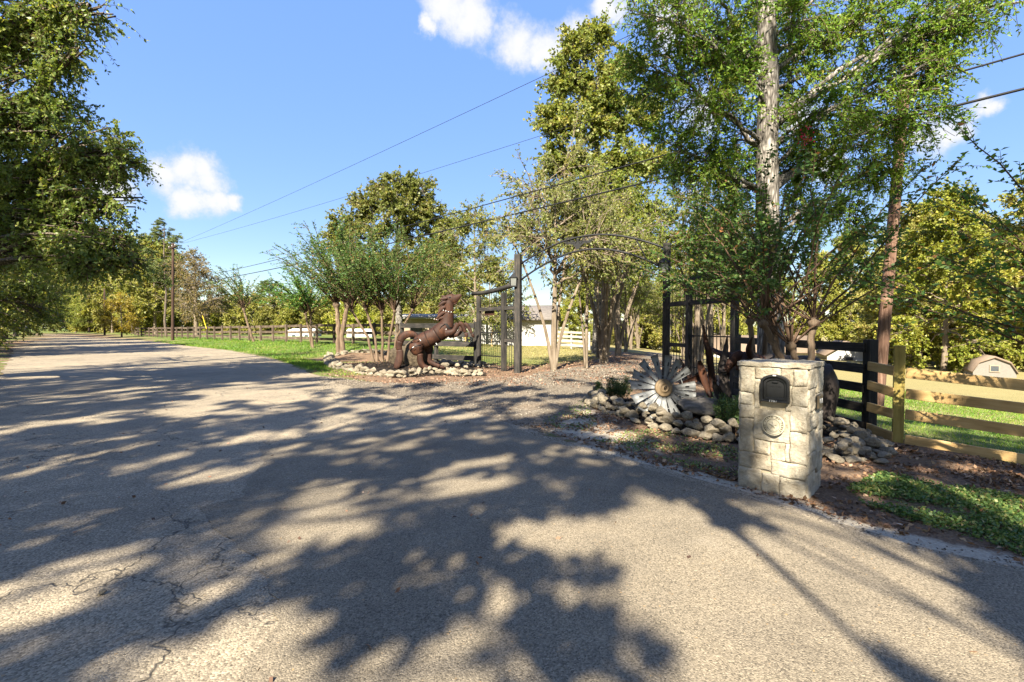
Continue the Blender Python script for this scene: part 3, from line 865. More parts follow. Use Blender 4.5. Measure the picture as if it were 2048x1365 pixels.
    for v in bm.verts:
        x, y, z = v.co
        ang = math.atan2(y, x)
        wob = 0.012 * math.sin(ang * 5 + 1) + 0.009 * math.sin(ang * 11)
        s = (W_ + 0.045 + wob)
        v.co = (x * s, y * s, z * 0.042 + 0.006 * math.sin(x * 17 + y * 9) + 0.004 * math.sin(x * 31 - y * 23) + r2.normal() * 0.0015)
    me = bpy.data.meshes.new('cap_stone'); bm.to_mesh(me); bm.free()
    me.polygons.foreach_set('use_smooth', np.ones(len(me.polygons), dtype=bool))
    me.materials.append(M_limestone)
    mesh_obj('cap_stone', me, root, (0, 0, H_ - 0.012))
    # letter box: arched frame and recessed door
    def arch(w, h, n=14):
        r = w / 2
        hh = h - r * 0.62
        pts = [(-w / 2, 0), (w / 2, 0)]
        for i in range(n + 1):
            a = PI * i / n
            pts.append((r * math.cos(a), hh + r * 0.62 * math.sin(a)))
        return pts
    def arch_plate(name, w, h, y0, y1, mat, parent, hole=None):
        bm = bmesh.new()
        outer = arch(w, h)
        n_ = len(outer)
        if hole is None:
            f = [bm.verts.new((x, y0, z)) for x, z in outer]; b = [bm.verts.new((x, y1, z)) for x, z in outer]
            bm.faces.new(f); bm.faces.new(b[::-1])
            for i in range(n_): bm.faces.new((f[i], b[i], b[(i + 1) % n_], f[(i + 1) % n_]))
        else:
            inner = [(x, z + hole[2]) for x, z in arch(hole[0], hole[1])]
            A = [bm.verts.new((x, y0, z)) for x, z in outer]; B = [bm.verts.new((x, y0, z)) for x, z in inner]
            C = [bm.verts.new((x, y1, z)) for x, z in outer]; D = [bm.verts.new((x, y1, z)) for x, z in inner]
            for i in range(n_):
                j = (i + 1) % n_
                bm.faces.new((A[i], A[j], B[j], B[i])); bm.faces.new((B[i], B[j], D[j], D[i])); bm.faces.new((C[i], A[i], A[j], C[j]))
        bmesh.ops.recalc_face_normals(bm, faces=bm.faces)
        bmesh.ops.bevel(bm, geom=list(bm.edges), offset=0.003, segments=1, affect='EDGES', clamp_overlap=True)
        me = bpy.data.meshes.new(name); bm.to_mesh(me); bm.free()
        me.materials.append(mat)
        return mesh_obj(name, me, parent)
    zb = 0.885; xo = 0.03
    fr = arch_plate('mailbox_frame', 0.25, 0.265, -0.062, 0.0, M_black, root, (0.205, 0.225, 0.018))
    fr.location = (xo, -D_ / 2, zb)
    ring = arch_plate('inner_ring', 0.204, 0.224, -0.040, 0.0, M_black, fr, (0.16, 0.175, 0.022))
    ring.location = (0, 0.001, 0.018)
    dr = arch_plate('mailbox_door', 0.20, 0.215, -0.012, 0.0, M_black, root)
    dr.location = (xo, -D_ / 2 - 0.012, zb + 0.022)
    box('door_lip', (0.13, 0.02, 0.012), (0, -0.016, 0.006), M_black, dr, bev=0.003)
    hd = box('door_pull', (0.05, 0.02, 0.014), (0, -0.02, 0.17), M_black, dr, bev=0.004)
    t = mesh_obj('embossed_lettering', text_mesh('U.S. MAIL', 0.026, 0.0015, M_black), dr, (0, -0.0135, 0.13), (PI / 2, 0, 0))
    t = mesh_obj('house_number', text_mesh('1781', 0.034, 0.003, M_silver), root, (xo - 0.01, -D_ / 2 - 0.066, zb + 0.010), (PI / 2, 0, 0), (1.1, 0.8, 1))
    box('latch_tab', (0.03, 0.012, 0.012), (xo, -D_ / 2 - 0.066, zb + 0.256), M_silver, root, bev=0.003)
    # round seal with a star
    seal = empty('round_seal', (0, 0, 0)); seal.parent = root
    seal.location = (0.022, -D_ / 2 - 0.036, 0.665)
    seal.rotation_euler = (PI / 2, 0, 0)
    def disc(name, r, y0, y1, mat, n=40, rin=0.0):
        bm = bmesh.new()
        if rin == 0: bmesh.ops.create_cone(bm, cap_ends=True, segments=n, radius1=r, radius2=r * 0.97, depth=y1 - y0)
        else:
            for (ra, za, rb, zb_) in ((r, y0, r, y1), (r, y1, rin, y1), (rin, y1, rin, y0)):
                vs = [[bm.verts.new((q * math.cos(2 * PI * i / n), q * math.sin(2 * PI * i / n), z_)) for i in range(n)] for q, z_ in ((ra, za), (rb, zb_))]
                for i in range(n): bm.faces.new((vs[0][i], vs[0][(i + 1) % n], vs[1][(i + 1) % n], vs[1][i]))
            bmesh.ops.remove_doubles(bm, verts=bm.verts, dist=1e-5)
        me = bpy.data.meshes.new(name); bm.to_mesh(me); bm.free(); me.materials.append(mat)
        return mesh_obj(name, me, seal)
    d0 = disc('seal_disc', 0.098, -0.012, 0.012, M_seal)
    disc('outer_rim', 0.098, 0.011, 0.019, M_seal, rin=0.091)
    disc('rim_groove', 0.0905, 0.0121, 0.0135, M_seal_dark, rin=0.0865)
    disc('inner_rim', 0.066, 0.011, 0.018, M_seal, rin=0.060)
    disc('inner_groove', 0.0595, 0.0121, 0.0135, M_seal_dark, rin=0.056)
    star = bmesh.new()
    cv = star.verts.new((0, 0, 0.026)); pv = []
    for i in range(10):
        rr = 0.050 if i % 2 == 0 else 0.020
        a = PI / 2 + i * PI / 5
        pv.append(star.verts.new((rr * math.cos(a), rr * math.sin(a), 0.0122)))
    for i in range(10): star.faces.new((cv, pv[i], pv[(i + 1) % 10]))
    me = bpy.data.meshes.new('star'); star.to_mesh(me); star.free(); me.materials.append(M_seal)
    mesh_obj('star', me, seal)
    for i in range(10):
        a = PI / 2 + i * PI / 5
        rr = 0.050 if i % 2 == 0 else 0.020
    word = 'THE STATE OF TEXAS'
    for i, ch in enumerate(word):
        if ch == ' ': continue
        a = R(218) - i * R(256) / (len(word) - 1)
        mesh_obj('seal_letter', text_mesh(ch, 0.023, 0.0025, M_seal_dark), seal, (0.0765 * math.cos(a), 0.0765 * math.sin(a), 0.0145), (0, 0, a - PI / 2))
    # plaque on the right flank
    pq = box('number_plaque', (0.02, 0.17, 0.125), (W_ / 2 + 0.04, 0.0, 0.885), M_plaque, root, bev=0.004)
    box('plaque_rim', (0.008, 0.19, 0.145), (-0.009, 0, 0), M_black, pq, bev=0.003)
    mesh_obj('plaque_number', text_mesh('1781', 0.065, 0.004, M_silver), pq, (0.012, 0, 0.005), (PI / 2, 0, PI / 2))
    return root
build_pillar()

# ---------------------------------------------------------------- fences
def fence(name, pts, post_h, rails, post_size, rail_h, mat, label, rail_th=0.04, side=1, post_mat=None, sag=0.0, seed=1, cat='fence', top_over=0.0):
    rng = np.random.default_rng(seed)
    p0 = np.array((pts[0][0], pts[0][1]))
    root = empty(name, (p0[0], p0[1], Ts(*p0)), 0, label, cat)
    b = np.array(root.location)
    tops = []
    for i, p in enumerate(pts):
        z = Ts(p[0], p[1]) - b[2]
        h = post_h + rng.normal() * sag
        d = np.array(pts[min(i + 1, len(pts) - 1)]) - np.array(pts[max(i - 1, 0)])
        o = mesh_obj('post', box_mesh(round(h + 0.3, 2), post_size, post_size, post_mat or mat, 0.008, 'post'), root, (p[0] - b[0], p[1] - b[1], z + h / 2 - 0.15), (0, -PI / 2, 0))
        o.rotation_euler = (rng.normal() * 0.012, -PI / 2, math.atan2(d[1], d[0]))
        tops.append(z)
    for i in range(len(pts) - 1):
        a = np.array(pts[i]) - p0; c = np.array(pts[i + 1]) - p0
        d = (c - a) / np.linalg.norm(c - a); nd = np.array([d[1], -d[0]]) * side * (post_size / 2 + rail_th / 2 + 0.002)
        for k, rz_ in enumerate(rails):
            j1, j2 = rng.normal(size=2) * sag * 0.6
            ov = d * (0.0 if i else top_over)
            aa = np.array([*(a + nd - ov), tops[i] + rz_ + j1]); cc = np.array([*(c + nd), tops[i + 1] + rz_ + j2])
            gap = np.array([*d, 0]) * 0.004
            beam('rail', aa + gap, cc - gap, rail_th, rail_h, mat, root)
    return root

def along(a, b, n): return [tuple(np.array(a) + (np.array(b) - np.array(a)) * i / n) for i in range(n + 1)]

# weathered paddock fence on the left
FL = along((-6.9, 29.2), (-23.8, 43.8), 9) + along((-23.8, 43.8), (-44.0, 62.5), 11)[1:] + along((-44, 62.5), (-62, 79.5), 9)[1:]
fence('board_fence', FL, 1.42, (0.33, 0.80, 1.27), 0.15, 0.19, M_wood_old, 'long weathered brown board fence running down the left paddock beside the road', sag=0.025, seed=4, side=1)
# dark fence behind the horse, up to the small gate
FH = [(-6.9, 29.0), (-5.4, 22.4), (-3.6, 20.4), (-1.5, 19.1)]
hf = fence('board_fence', [(-5.0, 22.0), (-3.2, 20.4), (-1.42, 19.0)], 1.75, (0.32, 0.86, 1.25, 1.62), 0.14, 0.20, M_wood_gate, 'dark four-rail fence behind the rearing horse, ending at the small gate', sag=0.01, seed=6)
# far silvered rail fence beside the garage
fence('rail_fence', along((3.2, 36.5), (5.6, 35.0), 2), 1.35, (0.3, 0.62, 0.94, 1.25), 0.12, 0.16, M_wood_grey, 'pale silvered rail fence panel right of the white garage', seed=8)
# black stained fence on the right
fence('board_fence', [(5.58, 12.0), (5.66, 9.8), (5.76, 7.76)], 1.50, (0.10, 0.40, 0.72, 1.03, 1.37), 0.15, 0.15, M_wood_black, 'black stained five-rail fence behind the mailbox pillar and oak', side=1, seed=9)
# new pine fence
root = empty('board_fence', (5.68, 7.08, Ts(5.68, 7.08)), 0, 'new yellow pine board fence running off the right edge of the picture', 'fence')
zb = Ts(5.68, 7.08)
pp = mesh_obj('post', box_mesh(1.72, 0.13, 0.13, M_wood_green, 0.006, 'post'), root, (0, 0, 0.56), (0, -PI / 2, math.atan2(-0.7, 1.05)))
far_p = (7.9, 5.45)
for q in (far_p, (10.1, 3.9)):
    mesh_obj('post', box_mesh(1.72, 0.13, 0.13, M_wood_green, 0.006, 'post'), root, (q[0] - 5.68, q[1] - 7.08, Ts(*q) - zb + 0.5), (0, -PI / 2, math.atan2(-0.7, 1.05)))
for zl, zr in ((1.03, 1.03), (0.73, 0.73), (0.43, 0.43), (0.06, 0.06)):
    a = np.array((0.03, -0.09, zl)); b = np.array((far_p[0] - 5.68, far_p[1] - 7.08 - 0.09, zr + Ts(*far_p) - zb - 0.02))
    beam('rail', a, b, 0.04, 0.145, M_wood_tan, root)
    beam('rail', b + np.array((0.01, -0.005, 0)), np.array((10.1 - 5.68, 3.9 - 7.08 - 0.09, zr + Ts(10.1, 3.9) - zb)), 0.04, 0.145, M_wood_tan, root)
for zl, zr in ((1.08, 1.10), (0.78, 0.78), (0.43, 0.47), (0.10, 0.13)):
    beam('rail', np.array((5.66 - 5.68, 7.66 - 7.08, zl)), np.array((-0.075, -0.02, zr - 0.05)), 0.04, 0.14, M_wood_tan, root)

# ---------------------------------------------------------------- entrance gate
GL = np.array((0.21, 16.8)); GR = np.array((4.72, 14.8))
def lantern(parent, loc, s=1.0):
    L = empty('lantern'); L.parent = parent; L.location = tuple(loc); L.scale = (s, s, s)
    def prism(name, r0, r1, z0, z1, mat, n=4):
        bm = bmesh.new()
        bmesh.ops.create_cone(bm, cap_ends=True, segments=n, radius1=r0, radius2=max(r1, 0.001), depth=z1 - z0)
        bmesh.ops.rotate(bm, verts=bm.verts, cent=(0, 0, 0), matrix=Matrix.Rotation(PI / 4, 3, 'Z'))
        me = bpy.data.meshes.new(name); bm.to_mesh(me); bm.free(); me.materials.append(mat)
        mesh_obj(name, me, L, (0, 0, (z0 + z1) / 2))
    prism('lantern_roof', 0.19, 0.045, 0.12, 0.25, M_iron)
    prism('finial', 0.04, 0.01, 0.25, 0.36, M_iron)
    prism('lantern_glass', 0.125, 0.145, -0.14, 0.118, M_glass)
    prism('lantern_base', 0.15, 0.15, -0.175, -0.142, M_iron)
    for sx in (-1, 1):
        for sy in (-1, 1):
            beam('lantern_bar', (sx * 0.096, sy * 0.096, -0.14), (sx * 0.106, sy * 0.106, 0.12), 0.02, 0.02, M_iron, L, 0.0)
    return L

def build_arch():
    root = empty('entrance_arch', (GL[0], GL[1], 0), 0, 'tall timber gateposts joined by a double iron arch over the drive', 'gate')
    d = GR - GL; Lg = np.linalg.norm(d); u = d / Lg
    rz = math.atan2(d[1], d[0])
    h = 4.12
    mesh_obj('gatepost', box_mesh(h + 0.3, 0.21, 0.21, M_wood_gate, 0.01, 'post'), root, (0, 0, h / 2 - 0.15), (0, -PI / 2, rz))
    mesh_obj('gatepost', box_mesh(h + 0.34, 0.21, 0.21, M_wood_gate, 0.01, 'post'), root, (d[0], d[1], h / 2 - 0.13), (0, -PI / 2, rz))
    def arc(z0, z1, rise, name, r):
        pts = []
        for i in range(29):
            t = i / 28
            s = 0.1 + t * (Lg - 0.2)
            z = z0 + (z1 - z0) * t + rise * math.sin(PI * t) ** 0.9
            pts.append((u[0] * s, u[1] * s, z))
        tube_obj(name, pts, r, M_iron, root, 8)
        return pts
    up = arc(3.78, 4.02, 0.68, 'arch_pipe', 0.033)
    lo = arc(3.22, 3.40, 0.82, 'arch_pipe', 0.033)
    for i in (4, 24):
        a = np.array(up[i + (1 if i < 14 else -1)]); b = np.array(lo[i - 1 if i < 14 else i + 1])
        m_ = (a + b) / 2 + np.array((0.0, 0, 0.06))
        tube_obj('arch_strut', bez(a[None], m_[None], b[None], 7)[0], 0.022, M_iron, root, 6)
    # letters standing on a longhorn skull
    em = empty('arch_emblem'); em.parent = root
    k = 12
    base = np.array(lo[k]); top = np.array(up[k])
    em.location = tuple(base); em.rotation_euler = (0, 0, rz)
    H_ = top[2] - base[2]
    mesh_obj('emblem_lettering', text_mesh('TEXAS', 0.34, 0.012, M_iron), em, (0, 0, H_ * 0.74), (PI / 2, 0, 0), (0.92, 1.0, 1))
    prof = [(-0.62, 0.40), (-0.40, 0.30), (-0.16, 0.28), (0.0, 0.30), (0.16, 0.28), (0.40, 0.30), (0.62, 0.42), (0.44, 0.20), (0.24, 0.14), (0.13, 0.02), (0.08, -0.10), (0.05, -0.20), (-0.05, -0.20), (-0.08, -0.10), (-0.13, 0.02), (-0.24, 0.14), (-0.44, 0.20)]
    bm = bmesh.new()
    sc = H_ / 0.62 * 0.72
    f = [bm.verts.new((x * 0.95, -0.012, z * sc + 0.17)) for x, z in prof]; b = [bm.verts.new((x * 0.95, 0.012, z * sc + 0.17)) for x, z in prof]
    n_ = len(f)
    bm.faces.new(f); bm.faces.new(b[::-1])
    for i in range(n_): bm.faces.new((f[i], b[i], b[(i + 1) % n_], f[(i + 1) % n_]))
    bmesh.ops.recalc_face_normals(bm, faces=bm.faces); bmesh.ops.triangulate(bm, faces=bm.faces)
    me = bpy.data.meshes.new('longhorn_skull'); bm.to_mesh(me); bm.free(); me.materials.append(M_iron)
    mesh_obj('longhorn_skull', me, em)
    l1 = lantern(root, (-0.16, -0.06, 3.18), 1.05)
    l2 = lantern(root, (d[0] - 0.13, d[1] - 0.10, 3.42), 1.1)
    return root
build_arch()

def side_gate(a, b, label, h, plaque, flip, mid_t, name='pedestrian_gate'):
    """timber frame from the gatepost a out to b with iron bars; local X from a to b"""
    a = np.array(a); b = np.array(b)
    d = b - a; L = np.linalg.norm(d)
    root = empty(name, (a[0], a[1], Ts(*a)), math.atan2(d[1], d[0]), label, 'gate')
    ps = 0.15
    for x, hh in ((mid_t * L, h - 0.06), (L, h - 0.10)):
        mesh_obj('frame_post', box_mesh(round(hh + 0.25, 2), ps, ps, M_wood_gate, 0.008, 'post'), root, (x, 0, hh / 2 - 0.125), (0, -PI / 2, 0))
    # slightly bowed lintel made of short lengths end to end
    n_ = 6; xs = np.linspace(0.11, L + 0.42, n_ + 1)
    zs = h + 0.22 * (1 - xs / L) ** 2 * (1 if not flip else 0.4) + 0.02
    V, F = [], []
    for x, z in zip(xs, zs):
        V += [(x, -0.075, z - 0.075), (x, 0.075, z - 0.075), (x, 0.075, z + 0.06), (x, -0.075, z + 0.06)]
    for i in range(n_):
        o = i * 4
        for j in range(4): F.append((o + j, o + (j + 1) % 4, o + 4 + (j + 1) % 4, o + 4 + j))
    F += [(3, 2, 1, 0), (n_ * 4, n_ * 4 + 1, n_ * 4 + 2, n_ * 4 + 3)]
    mesh_obj('lintel', np_mesh('lintel', np.array(V), np.array(F), M_wood_gate), root)
    zr = h - 0.62
    beam('crossbar', (0.12, 0, zr), (mid_t * L - ps / 2 - .003, 0, zr), 0.09, 0.13, M_wood_gate, root)
    beam('crossbar', (mid_t * L + ps / 2 + .003, 0, zr), (L - ps / 2 - .003, 0, zr), 0.09, 0.13, M_wood_gate, root)
    beam('crossbar', (0.12, 0, 1.12), (mid_t * L - ps / 2 - .003, 0, 1.12), 0.08, 0.11, M_wood_gate, root)
    # bars
    def bars(x0, x1, z0, z1, step, r=0.011, nm='iron_bar', parent=root):
        for x in np.arange(x0 + step * 0.5, x1, step):
            tube_obj(nm, [(x, 0, z0), (x, 0, z1)], r, M_iron, parent, 5)
    bars(mid_t * L + ps / 2, L - ps / 2, zr + 0.065, h + 0.0, 0.15)
    bars(0.11, mid_t * L - ps / 2, zr + 0.065, h + 0.06, 0.2)
    bars(0.11, mid_t * L - ps / 2, 0.08, 1.06, 0.14)
    bars(0.11, mid_t * L - ps / 2, 1.18, zr - 0.06, 0.2)
    # swinging iron gate leaf
    leaf = empty('gate_leaf'); leaf.parent = root
    x0, x1 = mid_t * L + ps / 2 + 0.03, L - ps / 2 - 0.03
    for z in (0.10, 0.52, 1.40):
        beam('leaf_rail', (x0, 0, z), (x1, 0, z), 0.03, 0.035, M_iron, leaf, 0.0)
    for x in (x0, x1): beam('leaf_stile', (x, 0, 0.12), (x, 0, 1.38), 0.03, 0.03, M_iron, leaf, 0.0)
    nb = int((x1 - x0) / 0.125)
    for i in range(1, nb):
        x = x0 + (x1 - x0) * i / nb
        tube_obj('leaf_bar', [(x, 0.0, 0.10), (x, 0.0, 1.55), (x, 0, 1.62), (x, 0, 1.70)], [0.011, 0.011, 0.02, 0.003], M_iron, leaf, 5)
    box('latch', (0.09, 0.07, 0.16), (x0 + 0.05, -0.045, 0.95), M_iron, leaf)
    if plaque:
        pl = box('sign_board', (0.62, 0.025, 0.17), (mid_t * L + (1 - mid_t) * L * 0.62, -0.065, zr - 0.15), M_rust_dark, root, bev=0.004)
        for i in range(9):
            box('sign_bar', (0.022, 0.012, 0.10 + 0.03 * (i % 2)), (-0.25 + i * 0.062, -0.017, 0), M_rust, pl, (0, 0.25 * ((i % 3) - 1), 0), 0.0)
    return root
side_gate(GL + np.array((-0.03, 0.05)), (-1.28, 18.75), 'small iron gate in a dark timber frame left of the arch, next to the horse', 2.9, True, False, 0.33)
side_gate(GR + np.array((0.03, -0.05)), (5.52, 12.0), 'small iron gate in a dark timber frame right of the arch, behind the rusty sculptures', 2.95, False, True, 0.36)

# ---------------------------------------------------------------- steel sculptures
def loft_xz(name, pts, mat, parent, depth=0.8, yoff=0.0, sides=20, sub=5, scale=1.0, cap=None):
    """closed skin round a centre line (x, z, r) in the sculpture's own plane; depth = thickness across it"""
    P = np.array(pts, dtype=float)
    n = len(P)
    t = np.arange(n); tt = np.linspace(0, n - 1, (n - 1) * sub + 1)
    def cr(col_):
        ext = np.concatenate([[2 * col_[0] - col_[1]], col_, [2 * col_[-1] - col_[-2]]])
        i = np.minimum(tt.astype(int), n - 2); f = tt - i
        p0, p1, p2, p3 = ext[i], ext[i + 1], ext[i + 2], ext[i + 3]
        return 0.5 * (2 * p1 + (p2 - p0) * f + (2 * p0 - 5 * p1 + 4 * p2 - p3) * f ** 2 + (3 * p1 - p0 - 3 * p2 + p3) * f ** 3)
    X, Z, Rr = cr(P[:, 0]), cr(P[:, 1]), np.maximum(cr(P[:, 2]), 0.004)
    Yo = cr(np.array(yoff)) if not np.isscalar(yoff) else np.full(len(tt), yoff)
    C = np.stack([X, Yo, Z], -1)
    tg = nrm(np.gradient(C, axis=0))
    nn = nrm(np.stack([-tg[:, 2], np.zeros(len(tt)), tg[:, 0]], -1))
    yy = np.array([0, 1.0, 0])
    # closed ends: nearly flat where plates butt together, round elsewhere
    q = 0.2 if cap is None else cap
    e_ = 0.7 if cap is None else 0.97
    C = np.concatenate([[C[0] - tg[0] * Rr[0] * q * 1.4], [C[0] - tg[0] * Rr[0] * q], C, [C[-1] + tg[-1] * Rr[-1] * q], [C[-1] + tg[-1] * Rr[-1] * q * 1.4]])
    nn = np.concatenate([nn[:1], nn[:1], nn, nn[-1:], nn[-1:]])
    Rr = np.concatenate([[0.001], [Rr[0] * e_], Rr, [Rr[-1] * e_], [0.001]])
    a = np.linspace(0, 2 * PI, sides, endpoint=False)
    V = C[:, None, :] + Rr[:, None, None] * (np.cos(a)[None, :, None] * nn[:, None, :] + depth * np.sin(a)[None, :, None] * yy)
    K = len(C)
    k = np.arange(K - 1)[:, None] * sides; s = np.arange(sides)[None]
    s2 = (s + 1) % sides
    Q = np.stack([k + s, k + s2, k + sides + s2, k + sides + s], -1).reshape(-1, 4)
    return mesh_obj(name, np_mesh(name, V.reshape(-1, 3) * scale, Q, mat, True), parent)

def plate_xz(name, outline, mat, parent, y0, y1, bend=0.0):
    bm = bmesh.new()
    f = [bm.verts.new((x, y0, z)) for x, z in outline]; b = [bm.verts.new((x, y1, z)) for x, z in outline]
    n = len(f)
    bm.faces.new(f); bm.faces.new(b[::-1])
    for i in range(n): bm.faces.new((f[i], b[i], b[(i + 1) % n], f[(i + 1) % n]))
    bmesh.ops.recalc_face_normals(bm, faces=bm.faces); bmesh.ops.triangulate(bm, faces=bm.faces)
    me = bpy.data.meshes.new(name); bm.to_mesh(me); bm.free(); me.materials.append(mat)
    return mesh_obj(name, me, parent)

def build_horse():
    Y = 17.0
    k = Y / FPX / 5.689
    o = at(640 + 1180 / 5.689, 741, Y)
    gz = 0.12
    root = empty('horse_sculpture', (o[0], Y, gz), 0, 'rust-brown welded steel sculpture of a rearing horse in a stone bed', 'sculpture')
    def P(lst):  # survey marks measured on the sculpture, in its own plane
        return [((x - 1180) * k, (1030 - z) * k, r * k) for x, z, r in lst]
    D = lambda nm, l, m=M_rust, **kw: loft_xz(nm, P(l), m, root, **kw)
    # dark inner skeleton that shows in the seams
    D('inner_frame', [(1120, 750, 76), (1200, 705, 86), (1290, 660, 86), (1370, 605, 88), (1430, 556, 88), (1450, 480, 60), (1458, 400, 54), (1465, 330, 46)], M_seam, depth=0.78)
    D('rump_panel', [(1080, 750, 50), (1110, 738, 82), (1150, 722, 92), (1190, 704, 96), (1226, 688, 96)], depth=0.8, cap=0.02)
    D('barrel_panel', [(1236, 683, 96), (1285, 660, 94), (1334, 632, 95)], depth=0.8, cap=0.02)
    D('shoulder_panel', [(1343, 626, 96), (1385, 596, 99), (1422, 568, 96), (1452, 545, 80)], depth=0.82, cap=0.02)
    D('neck_panel', [(1438, 540, 92), (1446, 500, 80), (1453, 450, 71), (1459, 410, 67), (1463, 380, 63)], depth=0.66, cap=0.02)
    D('throat_panel', [(1464, 370, 62), (1466, 330, 59), (1468, 285, 56), (1466, 250, 50)], depth=0.64, cap=0.02)
    hd = D('head', [(1420, 228, 26), (1452, 226, 46), (1495, 232, 60), (1530, 228, 52), (1562, 212, 36), (1590, 197, 25), (1612, 188, 17)], depth=0.52)
    D('lower_jaw', [(1500, 268, 28), (1530, 274, 24), (1552, 262, 17), (1578, 236, 12), (1596, 222, 8)], M_rust_dark, depth=0.5)
    # eye, nostril, ears
    for s in (-1, 1):
        e = loft_xz('eye', P([(1474, 216, 7), (1486, 214, 8), (1497, 216, 6)]), M_seam, hd, depth=0.6, yoff=s * 30 * k, sides=10)
        loft_xz('nostril', P([(1600, 190, 3), (1606, 189, 4)]), M_seam, hd, depth=0.6, yoff=s * 9 * k, sides=8)
        loft_xz('ear', P([(1432, 214, 12), (1412, 204, 12), (1388, 196, 3)]), M_rust_dark, hd, depth=0.5, yoff=s * 16 * k, sides=10)
    # mane: overlapping cut plates
    rm = np.random.default_rng(12)
    for i, (x, z, dx, dz, w) in enumerate([(1440, 205, -62, -6, 15), (1428, 222, -66, 16, 17), (1418, 240, -60, 40, 18), (1414, 268, -62, 48, 19), (1410, 296, -60, 60, 19), (1408, 326, -58, 66, 20), (1404, 356, -62, 64, 20), (1402, 386, -66, 60, 20), (1400, 414, -78, 46, 19), (1400, 440, -92, 26, 17), (1402, 462, -70, 14, 14)]):
        y0 = (-0.11 if i % 2 else 0.02) + rm.normal() * 0.012
        loft_xz('mane_lock', P([(x + 26, z - 4, w * 0.8), (x, z + 4, w), (x + dx * 0.5, z + dz * 0.5, w * 0.85), (x + dx * 0.85, z + dz * 0.95, w * 0.5), (x + dx, z + dz * 1.25, w * 0.12)]), M_rust_dark if i % 3 else M_rust, root, depth=0.45, yoff=y0, sides=10)
    # tail in three welded lengths
    D('tail_upper', [(1108, 652, 22), (1060, 630, 34), (1000, 630, 41), (945, 658, 43), (915, 706, 40)], depth=0.55, yoff=0.0)
    D('tail_middle', [(908, 716, 44), (898, 760, 38), (900, 802, 36)], depth=0.55)
    D('tail_lower', [(904, 812, 36), (910, 862, 39), (900, 925, 44), (878, 985, 40), (862, 1016, 26)], M_rust_dark, depth=0.5)
    # hind legs
    ny = -0.20
    D('thigh', [(1106, 735, 66), (1108, 775, 82), (1122, 815, 70), (1140, 842, 50)], depth=0.62, yoff=ny)
    sh = D('shank', [(1150, 856, 38), (1152, 900, 36), (1158, 945, 36), (1184, 985, 32), (1232, 1008, 28), (1276, 1020, 24)], depth=0.7, yoff=ny)
    D('hoof', [(1288, 1022, 24), (1312, 1027, 22), (1330, 1032, 16)], M_rust_dark, depth=0.8, yoff=ny)
    fy = 0.22
    D('thigh', [(1196, 745, 66), (1222, 790, 58), (1228, 836, 44)], M_rust_dark, depth=0.62, yoff=fy)
    D('shank', [(1228, 852, 36), (1226, 900, 32), (1238, 945, 30), (1290, 978, 26), (1350, 1002, 22)], M_rust_dark, depth=0.7, yoff=fy)
    D('hoof', [(1362, 1006, 22), (1392, 1016, 19), (1410, 1022, 12)], depth=0.8, yoff=fy)
    # front legs, folded up
    D('foreleg_upper', [(1440, 618, 46), (1490, 612, 36), (1532, 592, 30), (1560, 548, 28), (1580, 512, 28)], depth=0.7, yoff=-0.22)
    D('foreleg_lower', [(1592, 508, 28), (1622, 520, 26), (1645, 560, 23), (1662, 606, 19)], depth=0.7, yoff=-0.22)
    D('hoof', [(1668, 618, 19), (1676, 640, 20), (1668, 660, 14)], M_rust_dark, depth=0.8, yoff=-0.22)
    D('foreleg_upper', [(1470, 636, 42), (1540, 634, 30), (1584, 606, 27), (1610, 555, 26), (1634, 516, 25)], M_rust_dark, depth=0.7, yoff=0.2)
    D('foreleg_lower', [(1646, 508, 25), (1674, 532, 23), (1702, 580, 20), (1722, 618, 17)], M_rust_dark, depth=0.7, yoff=0.2)
    D('hoof', [(1728, 630, 17), (1738, 650, 18), (1734, 664, 12)], depth=0.8, yoff=0.2)
    # dark cut seams with their bright weld dots
    def seam(l, y):
        pts = np.array([((x - 1180) * k, y_, (1030 - z) * k) for (x, z), y_ in zip(l, y)])
        tube_obj('seam_strip', pts, 0.016, M_seam, root, 6)
    zz = -0.8 * 100 * k
    for l, dd in (([(1052, 716), (1090, 690), (1140, 675)], 84), ([(1046, 810), (1090, 770), (1165, 748)], 78)):
        seam(l, [ny - 0.62 * 60 * k, ny - 0.62 * 80 * k, ny - 0.62 * 62 * k])
    seam([(1372, 582), (1396, 540), (1432, 516)], [-0.8 * 92 * k, -0.82 * 96 * k, -0.8 * 84 * k])
    for x, z, y in [(1412, 362, -.145), (1440, 370, -.165), (1470, 378, -.17), (1500, 382, -.14), (1160, 690, -.40), (1168, 702, -.40), (1332, 735, -.20), (1338, 745, -.19), (1082, 778, -.44), (1094, 772, -.44), (1446, 575, -.24), (1440, 590, -.25), (1305, 460, -.09), (1330, 466, -.09), (1348, 462, -.09), (1362, 456, -.09)]:
        tube_obj('weld_dot', [((x - 1180) * k, y - 0.012, (1030 - z) * k), ((x - 1180) * k + 0.02, y - 0.012, (1030 - z) * k + 0.012)], 0.014, M_white_trim, root, 6)
    return root
build_horse()

